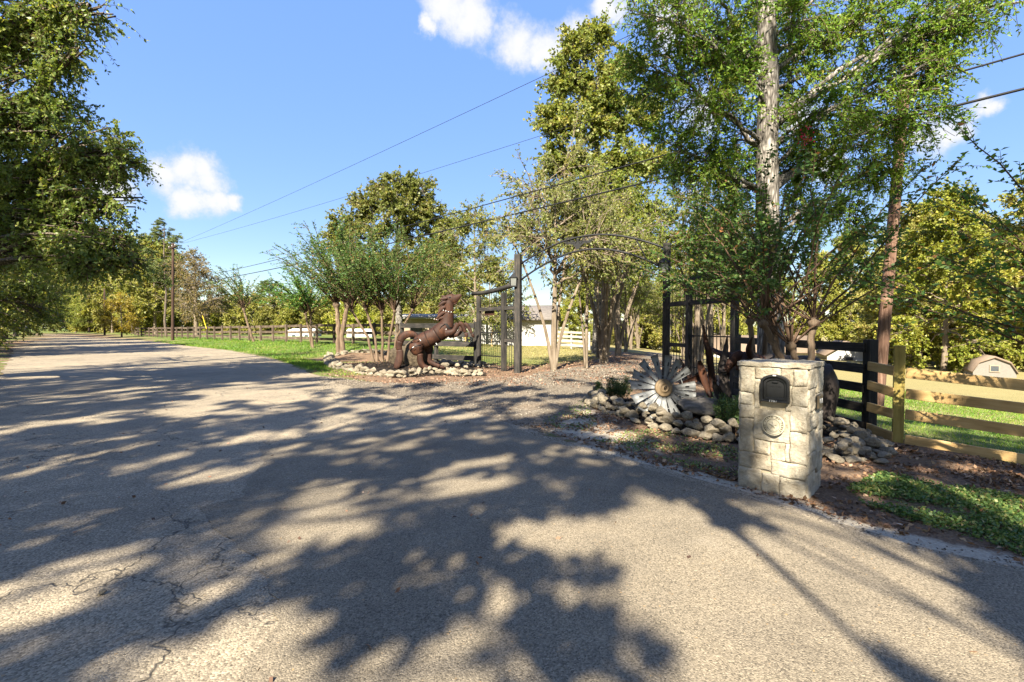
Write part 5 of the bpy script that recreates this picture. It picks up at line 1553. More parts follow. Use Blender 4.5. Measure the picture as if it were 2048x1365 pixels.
def myrtle(name, base, label, stems, seed, whips=12, whip_len=(1.6, 2.6), tilt=(6, 48), leaf=(0.055, 0.032), side=7, side_len=(0.2, 0.5), bend=0.35, lmat=None, bark=None, twig=None,
           leaf_from=0.32, group=None, spacing=0.045, az=None, flowers=0, lean=(0, 0), whip_r=0.012, category='tree'):
    """pollarded crape-myrtle habit: stems end in knuckles from which long wands spring. stems: list of lists (x,y,z,r)"""
    rng = np.random.default_rng(seed)
    lmat = lmat or L_myrtle; bark = bark or M_bark_myrtle; twig = twig or M_twig
    root = tree_root(name, base, label, category, group)
    heads = []
    for st in stems:
        s = np.array(st, dtype=float); n = len(s)
        tt = np.linspace(0, n - 1, (n - 1) * 4 + 1)
        sm = np.stack([np.interp(tt, np.arange(n), s[:, i]) for i in range(4)], -1)
        sm[1:-1, :2] += rng.normal(size=(len(sm) - 2, 2)) * 0.18 * sm[1:-1, 3:4]
        sm[0, 3] *= 1.3
        # knuckle
        k = sm[-1].copy(); dirn = nrm(sm[-1, :3] - sm[-3, :3])
        kn = np.array([[*(k[:3] + dirn * k[3] * q), k[3] * w] for q, w in ((0.5, 1.5), (1.3, 1.75), (2.3, 1.5), (3.0, 0.7))])
        sm = np.concatenate([sm, kn])
        V, Q = tubes(sm[None, :, :3], sm[None, :, 3], 12)
        mesh_obj('stem', np_mesh('stem', V, Q, bark, True), root)
        heads.append((k[:3] + dirn * k[3] * 1.3, k[3], dirn))
    nh = len(heads)
    W_ = whips * nh
    hi = np.repeat(np.arange(nh), whips)
    H0 = np.array([h[0] for h in heads])[hi]; HD = np.array([h[2] for h in heads])[hi]; HR = np.array([h[1] for h in heads])[hi]
    th = R(1) * rng.uniform(tilt[0], tilt[1], W_) ** 1.0
    ph = rng.uniform(0, 2 * PI, W_) if az is None else rng.uniform(R(az[0]), R(az[1]), W_)
    d = np.stack([np.sin(th) * np.cos(ph), np.sin(th) * np.sin(ph), np.cos(th)], -1)
    d = nrm(d + HD * 0.15 + np.array([lean[0], lean[1], 0]))
    outw = nrm(np.stack([d[:, 0], d[:, 1], np.zeros(W_)], -1) + 1e-4)
    L = rng.uniform(*whip_len, W_) * (1.0 - 0.18 * (th / R(tilt[1])))
    K = 9
    s = np.linspace(0, 1, K)[None, :, None]
    curl = rng.uniform(0.4, 1.5, W_)[:, None, None] * bend
    WP = H0[:, None] + d[:, None] * HR[:, None, None] * 1.2 + d[:, None] * L[:, None, None] * s + outw[:, None] * L[:, None, None] * curl * s ** 2 * 0.6 - np.array([0, 0, 1]) * L[:, None, None] * curl * s ** 3 * 0.55
    WP[:, 1:] += np.cumsum(rng.normal(size=(W_, K - 1, 3)) * 0.012 * L[:, None, None], axis=1)
    Vw, Qw = tubes(WP, whip_r * (L / 2.0)[:, None] * np.linspace(1, 0.22, K)[None], 5)
    # side shoots
    ns = rng.poisson(side, W_); wi = np.repeat(np.arange(W_), ns)
    t = rng.uniform(leaf_from, 0.97, len(wi)) * (K - 1)
    i0 = np.clip(t.astype(int), 0, K - 2); f = (t - i0)[:, None]
    a = WP[wi, i0] * (1 - f) + WP[wi, i0 + 1] * f
    tg = nrm(WP[wi, i0 + 1] - WP[wi, i0])
    sd = nrm(tg * 0.9 + rand_dir(rng, len(wi)) * 0.75)
    SL = rng.uniform(*side_len, len(wi))
    e = a + sd * SL[:, None] - np.array([0, 0, 0.12]) * SL[:, None]
    SP = bez(a, (a + e) / 2 + np.array([0, 0, 0.08]) * SL[:, None], e, 4)
    Vs, Qs = tubes(SP, np.full((len(wi), 1), 0.004) * np.linspace(1, 0.4, 4)[None], 3)
    V, F = join([(Vw, Qw), (Vs, Qs)])
    o = mesh_obj('wands', np_mesh('wands', V, F, twig, True), root); o['kind'] = 'stuff'
    # leaves in two ranks along wands and shoots
    def ranks(P, Ls, frm):
        n = np.maximum(2, (Ls * (1 - frm) / spacing).astype(int))
        ii = np.repeat(np.arange(len(P)), n)
        u = np.concatenate([np.linspace(frm, 1.0, k) for k in n])
        K_ = P.shape[1]
        t = np.clip(u * (K_ - 1), 0, K_ - 1.001); i0 = t.astype(int); f = (t - i0)[:, None]
        p = P[ii, i0] * (1 - f) + P[ii, i0 + 1] * f
        tg = nrm(P[ii, i0 + 1] - P[ii, i0])
        return p, tg
    p1, t1 = ranks(WP, L, leaf_from + 0.1); p2, t2 = ranks(SP, SL, 0.1)
    p = np.concatenate([p1, p2]); tg = np.concatenate([t1, t2])
    sidev = nrm(np.cross(tg, np.array([0.1, 0.05, 1.0])))
    pp = np.concatenate([p, p]); sv = np.concatenate([sidev, -sidev]); tg = np.concatenate([tg, tg])
    keep = rng.uniform(size=len(pp)) < 0.86
    pp, sv, tg = pp[keep], sv[keep], tg[keep]
    ax = nrm(sv * 0.8 + tg * 0.55 + rng.normal(size=pp.shape) * 0.35 + np.array([0, 0, -0.12]))
    sz = rng.uniform(0.65, 1.25, len(pp))
    cr = mesh_obj('crown', leaf_mesh('crown', pp, ax, leaf[0] * sz, leaf[1] * sz, rng, lmat), root); cr['kind'] = 'stuff'
    if flowers:
        fi = np.argsort(WP[:, -1, 2])[-flowers:]
        q = np.repeat(WP[fi, -1], 60, axis=0) + rng.normal(size=(flowers * 60, 3)) * np.array([0.05, 0.05, 0.09])
        fo = mesh_obj('flower_spray', leaf_mesh('flower_spray', q, rand_dir(rng, len(q)), 0.03, 0.028, rng, L_flower), root); fo['kind'] = 'stuff'
    return root

def pine(name, base, label, h, seed, crown_from=0.62, rad=2.6, n=46, group=None):
    rng = np.random.default_rng(seed)
    root = tree_root(name, base, label, 'tree', group)
    tr = np.array([(rng.normal() * 0.08, rng.normal() * 0.08, h * t, 0.20 * (1 - 0.75 * t)) for t in np.linspace(0, 1, 9)])
    V, Q = tubes(tr[None, :, :3], tr[None, :, 3], 9)
    mesh_obj('trunk', np_mesh('trunk', V, Q, M_bark_dark, True), root)
    z = h * rng.uniform(crown_from, 1.0, n)
    az_ = rng.uniform(0, 2 * PI, n)
    prof = np.sin(np.clip((z / h - crown_from) / (1 - crown_from), 0, 1) * PI * 0.8 + 0.45)
    L = rad * (0.35 + 0.65 * prof) * rng.uniform(0.6, 1.1, n)
    a = np.stack([np.zeros(n), np.zeros(n), z], -1)
    e = a + np.stack([np.cos(az_) * L, np.sin(az_) * L, L * rng.uniform(0.0, 0.35, n)], -1)
    P = bez(a, (a + e) / 2 - np.array([0, 0, 0.1]), e, 5)
    V, Q = tubes(P, np.linspace(0.05, 0.012, 5)[None].repeat(n, 0), 5)
    mesh_obj('branches', np_mesh('branches', V, Q, M_bark_dark, True), root)
    ci = np.repeat(np.arange(n), 13)
    u = rng.uniform(0.45, 1.0, len(ci))[:, None]
    c = a[ci] * (1 - u) + e[ci] * u + rng.normal(size=(len(ci), 3)) * 0.28
    li = np.repeat(np.arange(len(c)), 44)
    d = rand_dir(rng, len(li)); d[:, 2] = np.abs(d[:, 2]) * 0.8
    cr = mesh_obj('crown', leaf_mesh('crown', c[li] + d * 0.03, d, rng.uniform(0.24, 0.40, len(li)), 0.05, rng, L_pine, 0.02), root); cr['kind'] = 'stuff'
    return root

def W_at(px, py, Y, base):
    p = at(px, py, Y); return p - np.array(base)

# --- the tall oak behind the pillar
ob = np.array((at(1540, 700, 9.6)[0], 9.6, 0.0)); ob[2] = Ts(ob[0], ob[1])
def oak_lobe(px, py, Y, r, w=1.0, fl=0.8): return (*W_at(px, py, Y, ob), r, r, r * fl, w)
oak_tr = [(*W_at(1543, 760, 9.6, ob)[:2], -0.1, 0.27), (*W_at(1540, 640, 9.6, ob), 0.235), (*W_at(1536, 480, 9.6, ob), 0.215), (*W_at(1536, 300, 9.6, ob), 0.20), (*W_at(1540, 150, 9.6, ob), 0.185), (*W_at(1536, 20, 9.6, ob), 0.165), (*W_at(1530, -150, 9.6, ob), 0.13), (*W_at(1535, -330, 9.6, ob), 0.08)]
broadleaf('oak_tree', ob, 'tall grey-barked oak towering over the mailbox pillar', oak_tr,
          [oak_lobe(1420, 60, 9.2, 1.1), oak_lobe(1330, 40, 9.0, 0.8), oak_lobe(1300, 130, 9.4, 0.7), oak_lobe(1400, 200, 9.0, 0.9), oak_lobe(1480, 130, 10.4, 0.7, .7), oak_lobe(1620, 40, 9.6, 1.0), oak_lobe(1600, 160, 10.2, 0.9), oak_lobe(1730, 60, 9.8, 1.1),
           oak_lobe(1760, 180, 9.6, 1.0), oak_lobe(1860, 60, 9.4, 1.0), oak_lobe(1950, 40, 9.2, 0.8), oak_lobe(1890, 140, 9.2, 0.6, .7), oak_lobe(1690, 290, 9.8, 0.8), oak_lobe(1340, 300, 9.5, 0.8, .8), oak_lobe(1480, 280, 10.2, 0.8, .8), oak_lobe(1780, 330, 10.2, 0.7, .8),
           oak_lobe(1450, -80, 9.5, 1.3, .8), oak_lobe(1620, -140, 9.8, 1.4, .8), oak_lobe(1800, -80, 9.8, 1.4, .8), oak_lobe(1540, -330, 9.6, 1.6, .7), oak_lobe(1300, -60, 9.2, 0.9, .7), oak_lobe(2010, -40, 9.4, 1.0, .7), oak_lobe(1560, 20, 11.5, 1.4), oak_lobe(1700, 420, 10.6, 0.6, .6), oak_lobe(1440, 110, 9.4, 0.8, .9), oak_lobe(1455, 370, 10.2, 0.7, .8), oak_lobe(1590, 330, 10.5, 0.75, .9), oak_lobe(1650, 220, 9.0, 0.8, .9), oak_lobe(1410, 330, 9.6, 0.7, .8), oak_lobe(1600, 90, 10.6, 0.7, .8), oak_lobe(1640, 400, 9.6, 0.7, .7), oak_lobe(1840, 230, 9.6, 0.7, .7)],
          101, leaf=(0.078, 0.031), subs=27, twigs=10, lpt=13, twig_len=(0.22, 0.6), lmat=L_oak, droop=0.35, limb_r=0.26)

# --- left-hand oak whose boughs overhang the road
lb0 = np.array((-18.2, 12.6, 0.0)); lb0[2] = Ts(*lb0[:2])
def lo(px, py, Y, r, w=1.0, fl=0.7): return (*W_at(px, py, Y, lb0), r, r, r * fl, w)
broadleaf('oak_tree', lb0, 'large leafy oak overhanging the road from the left edge', [(0, 0, -0.1, 0.42), (0.2, 0, 2.5, 0.36), (0.5, 0.1, 5.5, 0.3), (0.6, 0, 9, 0.22), (0.4, 0, 13, 0.10)],
          [lo(40, 60, 11.5, 1.5), lo(-120, 120, 12, 2.0), lo(120, 30, 11.0, 0.8), lo(180, 10, 10.6, 0.55, .6), lo(150, 105, 10.8, 0.35, .45), lo(60, 180, 11.5, 1.2), lo(-60, 260, 12.0, 1.6), lo(120, 240, 11.5, 1.0), lo(190, 290, 11.4, 0.85), lo(250, 320, 11.4, 0.62),
           lo(40, 320, 11.8, 1.2), lo(130, 360, 11.6, 0.9), lo(220, 400, 11.4, 0.75), lo(-40, 400, 12.2, 1.4), lo(80, 430, 11.6, 0.8), lo(160, 450, 11.2, 0.6), lo(235, 480, 11.2, 0.55), lo(265, 530, 11.2, 0.42, .7), lo(190, 530, 11.0, 0.4, .7), lo(30, 480, 12.5, 1.0),
           lo(-80, 500, 12.5, 1.2), lo(60, -80, 12, 1.8), lo(-200, -60, 12, 2.4), (1.0, 1.5, 12.5, 3.2, 3.2, 2.4, 1.3), (-2.5, 0, 10, 3, 3, 2.5, 1.0), (-1, -3, 8, 3, 2.6, 2.2, 1.0)],
          111, leaf=(0.088, 0.048), subs=30, twigs=10, lpt=15, twig_len=(0.25, 0.7), lmat=L_oak, droop=0.4, bark=M_bark_dark)

# --- crape myrtles close behind the pillar
def stem_px(base, marks, Y):
    return [(*W_at(px, py, Y, base), r) for px, py, r in marks]
mb_ = np.array((at(1592, 760, 6.9)[0], 6.9, 0.0)); mb_[2] = Ts(*mb_[:2])
zb0 = W_at(1592, 720, 6.9, mb_)
myrtle('crape_myrtle', mb_, 'many-stemmed crape myrtle rising right behind the mailbox pillar', [
    [(0.05, 0, -0.05, 0.05)] + stem_px(mb_, [(1562, 720, 0.045), (1548, 690, 0.042), (1530, 655, 0.040)], 6.8),
    [(0.0, 0.05, -0.05, 0.05)] + stem_px(mb_, [(1590, 718, 0.040), (1584, 700, 0.042)], 6.9),
    [(0.25, 0, -0.05, 0.055)] + stem_px(mb_, [(1624, 720, 0.046), (1624, 690, 0.044), (1626, 655, 0.046)], 6.7),
    [(-0.1, 0.1, -0.05, 0.05)] + stem_px(mb_, [(1556, 715, 0.035), (1548, 665, 0.036)], 7.1)],
    121, whips=14, whip_len=(1.5, 3.0), tilt=(4, 62), leaf=(0.062, 0.036), side=9, side_len=(0.18, 0.55), bend=0.22, leaf_from=0.36, spacing=0.042, flowers=1, lean=(-0.06, -0.02), whip_r=0.0135)
m2 = np.array((4.15, 8.2, 0.0)); m2[2] = Ts(*m2[:2])
myrtle('crape_myrtle', m2, 'leafy crape myrtle between the right gatepost and the oak', [
    [(0, 0, -0.05, 0.05), (-0.02, 0, 0.7, 0.045), (-0.1, 0.02, 1.5, 0.042)], [(0.08, 0.05, -0.05, 0.05), (0.14, 0.05, 0.8, 0.04), (0.22, 0.05, 1.7, 0.04)]],
    122, whips=14, whip_len=(1.3, 2.7), tilt=(4, 46), leaf=(0.06, 0.035), side=11, side_len=(0.2, 0.6), bend=0.22, leaf_from=0.2, spacing=0.045, lean=(-0.08, 0))
# --- crape myrtle leaning in from beyond the right edge
m3 = np.array((6.05, 4.95, 0.0)); m3[2] = Ts(*m3[:2])
myrtle('crape_myrtle', m3, 'crape myrtle wands reaching in from the right edge above the pine fence', [
    [(0, 0, -0.05, 0.05), (0, 0, 0.6, 0.045), (-0.02, 0, 1.15, 0.04)], [(0.15, 0.05, -0.05, 0.05), (0.2, 0.05, 0.8, 0.04), (0.25, 0.05, 1.4, 0.04)]],
    123, whips=10, whip_len=(1.9, 3.1), tilt=(16, 68), leaf=(0.062, 0.036), side=7, side_len=(0.2, 0.6), bend=0.2, leaf_from=0.25, spacing=0.05, az=(110, 255), lean=(-0.1, 0))

# --- crape myrtles along the left verge and the horse bed
def gbase(px, py):
    p = gp(px, py); return np.array((p[0], p[1], Ts(p[0], p[1])))
def place_myrtle(px, py, head_py, r, n_st, seed, label, tops, lean=0.0, sp=0.12, **kw):
    b = gbase(px, py)
    Y = b[1]; k = Y / FPX
    hz = (py - head_py) * k
    rng = np.random.default_rng(seed)
    st = []
    for i in range(n_st):
        o = (i - (n_st - 1) / 2) * sp
        j = rng.normal(size=2) * 0.05
        st.append([(o * 0.5, j[0], -0.1, r), (o * 0.8 - lean * 0.5, j[0], hz * 0.5, r * 0.85), (o * 1.6 - lean + j[1], j[1] * 2, hz * (0.95 + 0.1 * rng.uniform()), r * 0.8)])
    return myrtle('crape_myrtle', b, label, st, seed, **kw)
vg = 'crape myrtles along the left verge'
place_myrtle(508, 684, 622, 0.11, 1, 131, 'thin leaning crape myrtle on the grass verge, leftmost of its row', 530, lean=0.95, whips=34, whip_len=(2.2, 4.6), tilt=(6, 66), leaf=(0.14, 0.08), side=8, side_len=(0.3, 0.8), bend=0.25, spacing=0.09, leaf_from=0.2, group=vg, whip_r=0.018)
place_myrtle(626, 696, 632, 0.085, 2, 132, 'crape myrtle with two pale stems, second from the left on the verge', 570, lean=0.35, sp=0.16, whips=30, whip_len=(1.9, 4.0), tilt=(6, 68), leaf=(0.12, 0.07), side=9, side_len=(0.3, 0.8), bend=0.28, spacing=0.08, leaf_from=0.2, group=vg, whip_r=0.018)
place_myrtle(682, 706, 615, 0.15, 2, 133, 'dark stout crape myrtle left of the stone horse bed', 440, sp=0.30, whips=42, whip_len=(2.8, 5.6), tilt=(3, 52), leaf=(0.095, 0.056), side=14, side_len=(0.3, 0.9), bend=0.25, spacing=0.07, leaf_from=0.14, group=vg, whip_r=0.016)
place_myrtle(765, 724, 625, 0.065, 5, 134, 'many-stemmed crape myrtle inside the horse bed behind the boulders', 430, sp=0.42, whips=20, whip_len=(2.4, 4.9), tilt=(3, 52), leaf=(0.082, 0.05), side=14, side_len=(0.3, 0.85), bend=0.2, spacing=0.062, leaf_from=0.14, group=vg, lmat=L_myrtle, whip_r=0.014)

# --- avenue of tall crape myrtles up the drive
def avenue(px, py, h, seed, label, n_st=3, r=0.08, spread=1.0, dense=1.0, lm=None, proto=None, head=0.45):
    b = gbase(px, py)
    rng = np.random.default_rng(seed)
    lobes = []
    n = 13
    for i in range(n):
        a = 2 * PI * i / n + rng.normal() * 0.3
        rr = spread * rng.uniform(0.3, 1.1)
        z = h * rng.uniform(0.55, 0.95)
        lobes.append((math.cos(a) * rr, math.sin(a) * rr, z, 0.62 * spread, 0.62 * spread, 0.75 * spread, dense))
    root = broadleaf('tall_crape_myrtle', b, label, [(0, 0, -0.1, r), (0.02, 0, h * head * 0.55, r * 0.9), (0.05, 0.02, h * head, r * 0.72), (0.05, 0, h * 0.75, r * 0.3), (0, 0, h * 0.9, r * 0.1)], lobes, seed,
                     leaf=(0.10, 0.058), subs=15, twigs=7, lpt=9, twig_len=(0.25, 0.7), lmat=lm or L_myrtle_dry, bark=M_bark_pale, twig_mat=M_twig_pale, limb_r=0.75, droop=0.1, limb_low=0.42, group='tall crape myrtles lining the drive')
    for i in range(n_st - 1):
        a = rng.uniform(0, 6.28)
        q = np.array([(math.cos(a) * 0.05, math.sin(a) * 0.05, -0.1), (math.cos(a) * 0.14, math.sin(a) * 0.14, h * 0.2), (math.cos(a) * 0.4 * spread, math.sin(a) * 0.4 * spread, h * 0.42), (math.cos(a) * 0.75 * spread, math.sin(a) * 0.75 * spread, h * 0.66)])
        tube_obj('stem', bez(q[None, 0], q[None, 1] * 1.2, q[None, 3], 9)[0], np.linspace(r * 0.8, r * 0.25, 9), M_bark_pale, root, 9)
    return root
a1 = avenue(1107, 740, 7.9, 141, 'forked pale crape myrtle just inside the gate, nearest on the left of the drive', 4, 0.10, 2.5, 1.5)
a1.scale = (1.0, 0.55, 1.0)
a2 = avenue(1172, 737, 6.4, 142, 'slender straight crape myrtle second from the gate', 2, 0.07, 1.1, 0.9)
a3 = avenue(1208, 727, 8.2, 143, 'thick many-stemmed crape myrtle with sunlit trunk beside the drive', 6, 0.17, 2.0, 1.1)
a4 = avenue(1392, 752, 7.0, 144, 'pale crape myrtle seen through the bars of the right small gate', 4, 0.11, 1.5, 1.0)
def clone(src, px, py, s, rz, label):
    b = gbase(px, py)
    return copy_tree(src, b, rz, s, label)
clone(a3, 1236, 712, 0.95, 1.3, 'crape myrtle on the left of the drive beyond the thick sunlit one')
clone(a1, 1252, 704, 1.0, 2.6, 'crape myrtle halfway up the left side of the drive')
clone(a4, 1262, 699, 1.2, 0.7, 'small-looking crape myrtle far up the left side of the drive')
clone(a3, 1276, 697, 1.15, 3.9, 'dark-trunked crape myrtle farthest up the drive on the left')
clone(a4, 1300, 693, 1.2, 5.1, 'crape myrtle at the far bend of the drive')
clone(a4, 1422, 744, 1.05, 2.2, 'second pale crape myrtle behind the right small gate')
clone(a1, 1447, 735, 1.05, 4.0, 'third pale crape myrtle behind the right small gate')
clone(a3, 1402, 722, 0.95, 0.4, 'crape myrtle on the right of the drive behind the gate bars')
clone(a1, 1366, 716, 0.9, 3.4, 'crape myrtle on the right of the drive left of the gate bars')
clone(a2, 1195, 716, 1.15, 1.2, 'slim crape myrtle between the lawn and the drive')

# --- big trees behind
def crown_tree(name, b, label, h, seed, rad, lobes_n=14, low=0.35, leaf=(0.16, 0.10), subs=16, twigs=7, lpt=8, lmat=None, bark=None, r=0.25, twig_len=(0.4, 1.0), top=1.0, group=None, shape=1.0, twig_mat=None, droop=0.15, lobe=0.42, shell=(0.35, 1.0), limb_r=0.38):
    rng = np.random.default_rng(seed)
    lobes = []
    for i in range(lobes_n):
        t = low + (top - low) * (i + 0.5) / lobes_n
        q = (t - low) / (1 - low)
        rr = rad * (math.sin(PI * min(1, 0.18 + 0.82 * q) ** shape)) * rng.uniform(0.45, 0.95)
        a = i * 2.4 + rng.normal() * 0.4
        s = rad * lobe * rng.uniform(0.75, 1.25)
        lobes.append((math.cos(a) * rr, math.sin(a) * rr, h * t - s * 0.4, s, s, s * 0.75, rng.uniform(0.8, 1.2)))
    return broadleaf(name, b, label, [(0, 0, -0.3, r), (0.05, 0, h * 0.3, r * 0.8), (-0.05, 0.05, h * 0.6, r * 0.5), (0, 0, h * 0.93, r * 0.12)], lobes, seed, leaf, subs, twigs, lpt, bark or M_bark_oak, lmat or L_far, twig_len, group, twig_mat, droop, limb_r, shell=shell)
def tz(x, y): return np.array((x, y, Ts(x, y)))
def lobes_px(base, Y, marks, fl=0.85):
    return [(*W_at(px, py, Y + dy, base), r, r, r * fl, w) for px, py, dy, r, w in marks]
sg = tz(lat(1195, 30.0), 30.0)
broadleaf('sweetgum_tree', sg, 'tall broad sunlit leafy tree rising above the arch', [(0, 0, -0.2, 0.28), (0.05, 0, 6, 0.22), (-0.1, 0, 12, 0.15), (0, 0, 19, 0.05)],
          lobes_px(sg, 30.0, [(1150, 95, 0, 1.2, 0.8), (1195, 80, 0.5, 1.1, 0.7), (1130, 160, 0.5, 1.6, 1), (1200, 165, -0.5, 1.8, 1), (1255, 140, 0.5, 1.2, 0.8), (1105, 240, 0, 1.5, 1), (1175, 250, -1, 1.9, 1.1), (1245, 235, 0.5, 1.8, 1), (1295, 225, 1, 1.2, 0.8), (1110, 320, 0.5, 1.4, 1), (1180, 335, -0.5, 1.9, 1.1), (1255, 330, 0, 1.9, 1.1), (1310, 320, 1, 1.4, 0.9),
                              (1120, 400, 1, 1.5, 0.9), (1200, 415, 0, 2.0, 1.1), (1280, 420, 0.5, 1.9, 1), (1160, 480, 1, 1.8, 0.9), (1240, 500, 0, 2.0, 1), (1310, 500, 1, 1.6, 0.8), (1200, 200, 2, 2.0, 0.8), (1220, 380, 2, 2.2, 0.8)]),
          151, (0.18, 0.145), 46, 8, 10, M_bark_oak, L_gum, (0.3, 0.9), droop=0.15)
ct = tz(lat(798, 44.0), 44.0)
broadleaf('oak_tree', ct, 'broad green tree above the rearing horse', [(0, 0, -0.2, 0.32), (0.05, 0, 5, 0.26), (-0.1, 0, 10, 0.16), (0, 0, 15, 0.05)],
          lobes_px(ct, 44.0, [(805, 365, 0, 1.7, 0.9), (765, 390, 0.5, 1.8, 1), (845, 385, 0, 1.7, 1), (720, 415, 0, 1.7, 1), (795, 420, -1, 2.4, 1.2), (870, 425, 0.5, 1.8, 1), (685, 445, 0.5, 1.5, 0.9), (745, 455, -0.5, 2.2, 1.1), (835, 460, 0, 2.4, 1.2), (905, 455, 0.5, 1.4, 0.8), (690, 500, 0, 1.8, 1), (765, 515, 0, 2.5, 1.1), (850, 525, 0.5, 2.5, 1.1), (915, 510, 1, 1.6, 0.8), (660, 480, 1, 1.2, 0.7), (720, 560, 0, 2.2, 0.9), (810, 580, 0, 2.4, 0.9), (890, 580, 0, 2.2, 0.9)]),
          152, (0.22, 0.155), 36, 8, 10, M_bark_oak, L_gum, (0.4, 1.0), droop=0.15)
crown_tree('pale_tree', tz(lat(950, 40.0), 40.0), 'thin pale-branched tree right of the broad green tree', 11.6, 153, 4.6, 22, 0.2, (0.16, 0.10), 17, 7, 9, L_myrtle_dry, M_bark_pale, 0.15, (0.3, 0.9), twig_mat=M_twig_pale)
crown_tree('bare_tree', tz(lat(392, 66.0), 66.0), 'half-bare brownish tree right of the pole with the crossarm', 11.5, 154, 5.0, 16, 0.28, (0.20, 0.12), 20, 7, 5, L_bare, M_bark_pale, 0.3, (0.5, 1.2), twig_mat=M_twig_pale, limb_r=0.6)
crown_tree('yellow_tree', tz(lat(243, 72.0), 72.0), 'small yellowing tree between the two left poles', 6.4, 155, 2.9, 10, 0.25, (0.2, 0.12), 14, 7, 7, L_yellow, M_bark_dark, 0.12)
pine('pine_tree', tz(lat(332, 76.0), 76.0), 'tall pine behind the pole with the crossarm', 17.3, 156, 0.45, 3.4)
pine('pine_tree', tz(lat(160, 150.0), 150.0), 'distant flat-topped pine above the road end', 19.0, 157, 0.6, 5.0)
pine('pine_tree', tz(lat(540, 105.0), 105.0), 'distant pine showing above the left fence', 10.5, 158, 0.5, 3.6)

# woodland prototypes, then copies (each a tree of its own)
A = crown_tree('woodland_tree', tz(lat(1890, 47.0), 47.0), 'tall yellow-green tree behind the shed', 18.0, 161, 5.6, 20, 0.06, (0.27, 0.185), 22, 8, 11, L_far, M_bark_pale, 0.25, (0.4, 1.1))
B = crown_tree('woodland_tree', tz(lat(2010, 52.0), 52.0), 'broad yellow-green tree right of the shed', 15.5, 162, 6.4, 20, 0.05, (0.29, 0.195), 21, 8, 11, L_far, M_bark_oak, 0.28, (0.4, 1.2))
C_ = crown_tree('woodland_tree', tz(lat(265, 96.0), 96.0), 'tall pale-trunked tree left of the crossarm pole', 18.5, 163, 5.0, 18, 0.25, (0.33, 0.21), 18, 8, 10, L_far, M_bark_pale, 0.24, (0.5, 1.2), twig_mat=M_twig_pale)
D_ = crown_tree('woodland_shrub', tz(lat(560, 82.0), 82.0), 'rounded low bushy tree behind the middle of the left board fence', 6.4, 164, 5.0, 14, 0.04, (0.28, 0.19), 18, 8, 10, L_far, M_bark_oak, 0.14, (0.4, 1.0))
E_ = crown_tree('roadside_tree', tz(-31.4, 22.0), 'dense tree on the left roadside just beyond the overhanging oak', 13.5, 165, 6.2, 22, 0.20, (0.18, 0.11), 28, 8, 12, L_gum, M_bark_dark, 0.3, (0.3, 0.9))
rngc = np.random.default_rng(99)
ORD = ('first', 'second', 'third', 'fourth', 'fifth', 'sixth', 'seventh', 'eighth', 'ninth', 'tenth', 'eleventh', 'twelfth', 'thirteenth', 'fourteenth', 'fifteenth', 'sixteenth', 'seventeenth', 'eighteenth')
def many(src, marks, label, group, scale=(0.9, 1.15)):
    for i, (px, Y, s) in enumerate(sorted(marks)):
        x = lat(px, Y)
        copy_tree(src, tz(x, Y), rngc.uniform(0, 6.28), s * rngc.uniform(*scale), label + ', ' + ORD[i] + ' from the left', group)
gR = 'woods on the right behind the shed'
many(A, [(1820, 56, 1.0), (1785, 82, 1.0), (1700, 90, 1.1), (2080, 46, 1.1), (1950, 70, 1.1), (1640, 92, 1.0), (2160, 60, 1.1)], 'yellow-green tree in the sunlit woods on the right', gR)
many(B, [(1850, 64, 0.9), (1930, 60, 0.95), (2060, 66, 1.0), (1730, 96, 1.0), (1560, 100, 1.0), (1490, 88, 0.9), (1795, 74, 0.8)], 'broad tree in the sunlit woods on the right', gR)
gM = 'woods beyond the lawn and drive'
many(B, [(1440, 75, 0.75), (1390, 82, 0.8), (1340, 70, 0.75), (1290, 78, 0.8), (1240, 72, 0.7), (1170, 84, 0.7)], 'broad tree in the woods beyond the end of the drive', gM)
many(C_, [(1330, 95, 0.8), (1215, 95, 0.8), (1140, 90, 0.62), (905, 62, 0.62), (870, 70, 0.75), (760, 75, 0.7), (980, 70, 0.55)], 'slender tree beyond the buildings in the middle', gM)
gL = 'woods behind the left paddock'
many(C_, [(290, 105, 1.0), (325, 98, 0.95), (225, 112, 1.0), (205, 125, 1.1), (185, 138, 1.05), (165, 150, 1.0), (140, 160, 1.15), (120, 172, 1.2), (345, 118, 1.0), (275, 90, 0.9), (310, 88, 0.85), (100, 165, 1.3)], 'tall tree in the woods at the far end of the road', gL)
many(D_, [(505, 84, 1.0), (610, 80, 0.95), (655, 76, 1.0), (455, 88, 1.05), (415, 95, 1.1), (700, 74, 0.9), (365, 98, 1.1), (320, 104, 1.0), (290, 110, 1.0), (740, 70, 0.9), (790, 66, 0.9), (250, 118, 1.2), (200, 132, 1.3), (170, 142, 1.2), (830, 64, 0.85), (480, 110, 1.2), (590, 108, 1.2), (680, 104, 1.1)], 'low bushy tree behind the left board fence', gL)
gE = 'trees along the left side of the road'
for i_, (x, y, s) in enumerate(((-35.2, 30.2, 0.95), (-43.9, 39.3, 0.95), (-53.2, 49.3, 0.95), (-64, 61, 1.0), (-77, 75, 1.0), (-95, 90, 1.05), (-113, 107, 1.1), (-135, 130, 1.2))):
    copy_tree(E_, tz(x, y), rngc.uniform(0, 6.28), s, 'dense green tree on the left roadside, ' + ORD[i_] + ' counting away from the camera', gE)
for i_, (x, y, s) in enumerate(((-160, 150, 1.1), (-148, 156, 1.0), (-128, 142, 1.0), (-112, 128, 0.9))):
    copy_tree(E_, tz(x, y), rngc.uniform(0, 6.28), s, 'dense green tree closing the far end of the road, ' + ORD[i_] + ' from the left', gE)

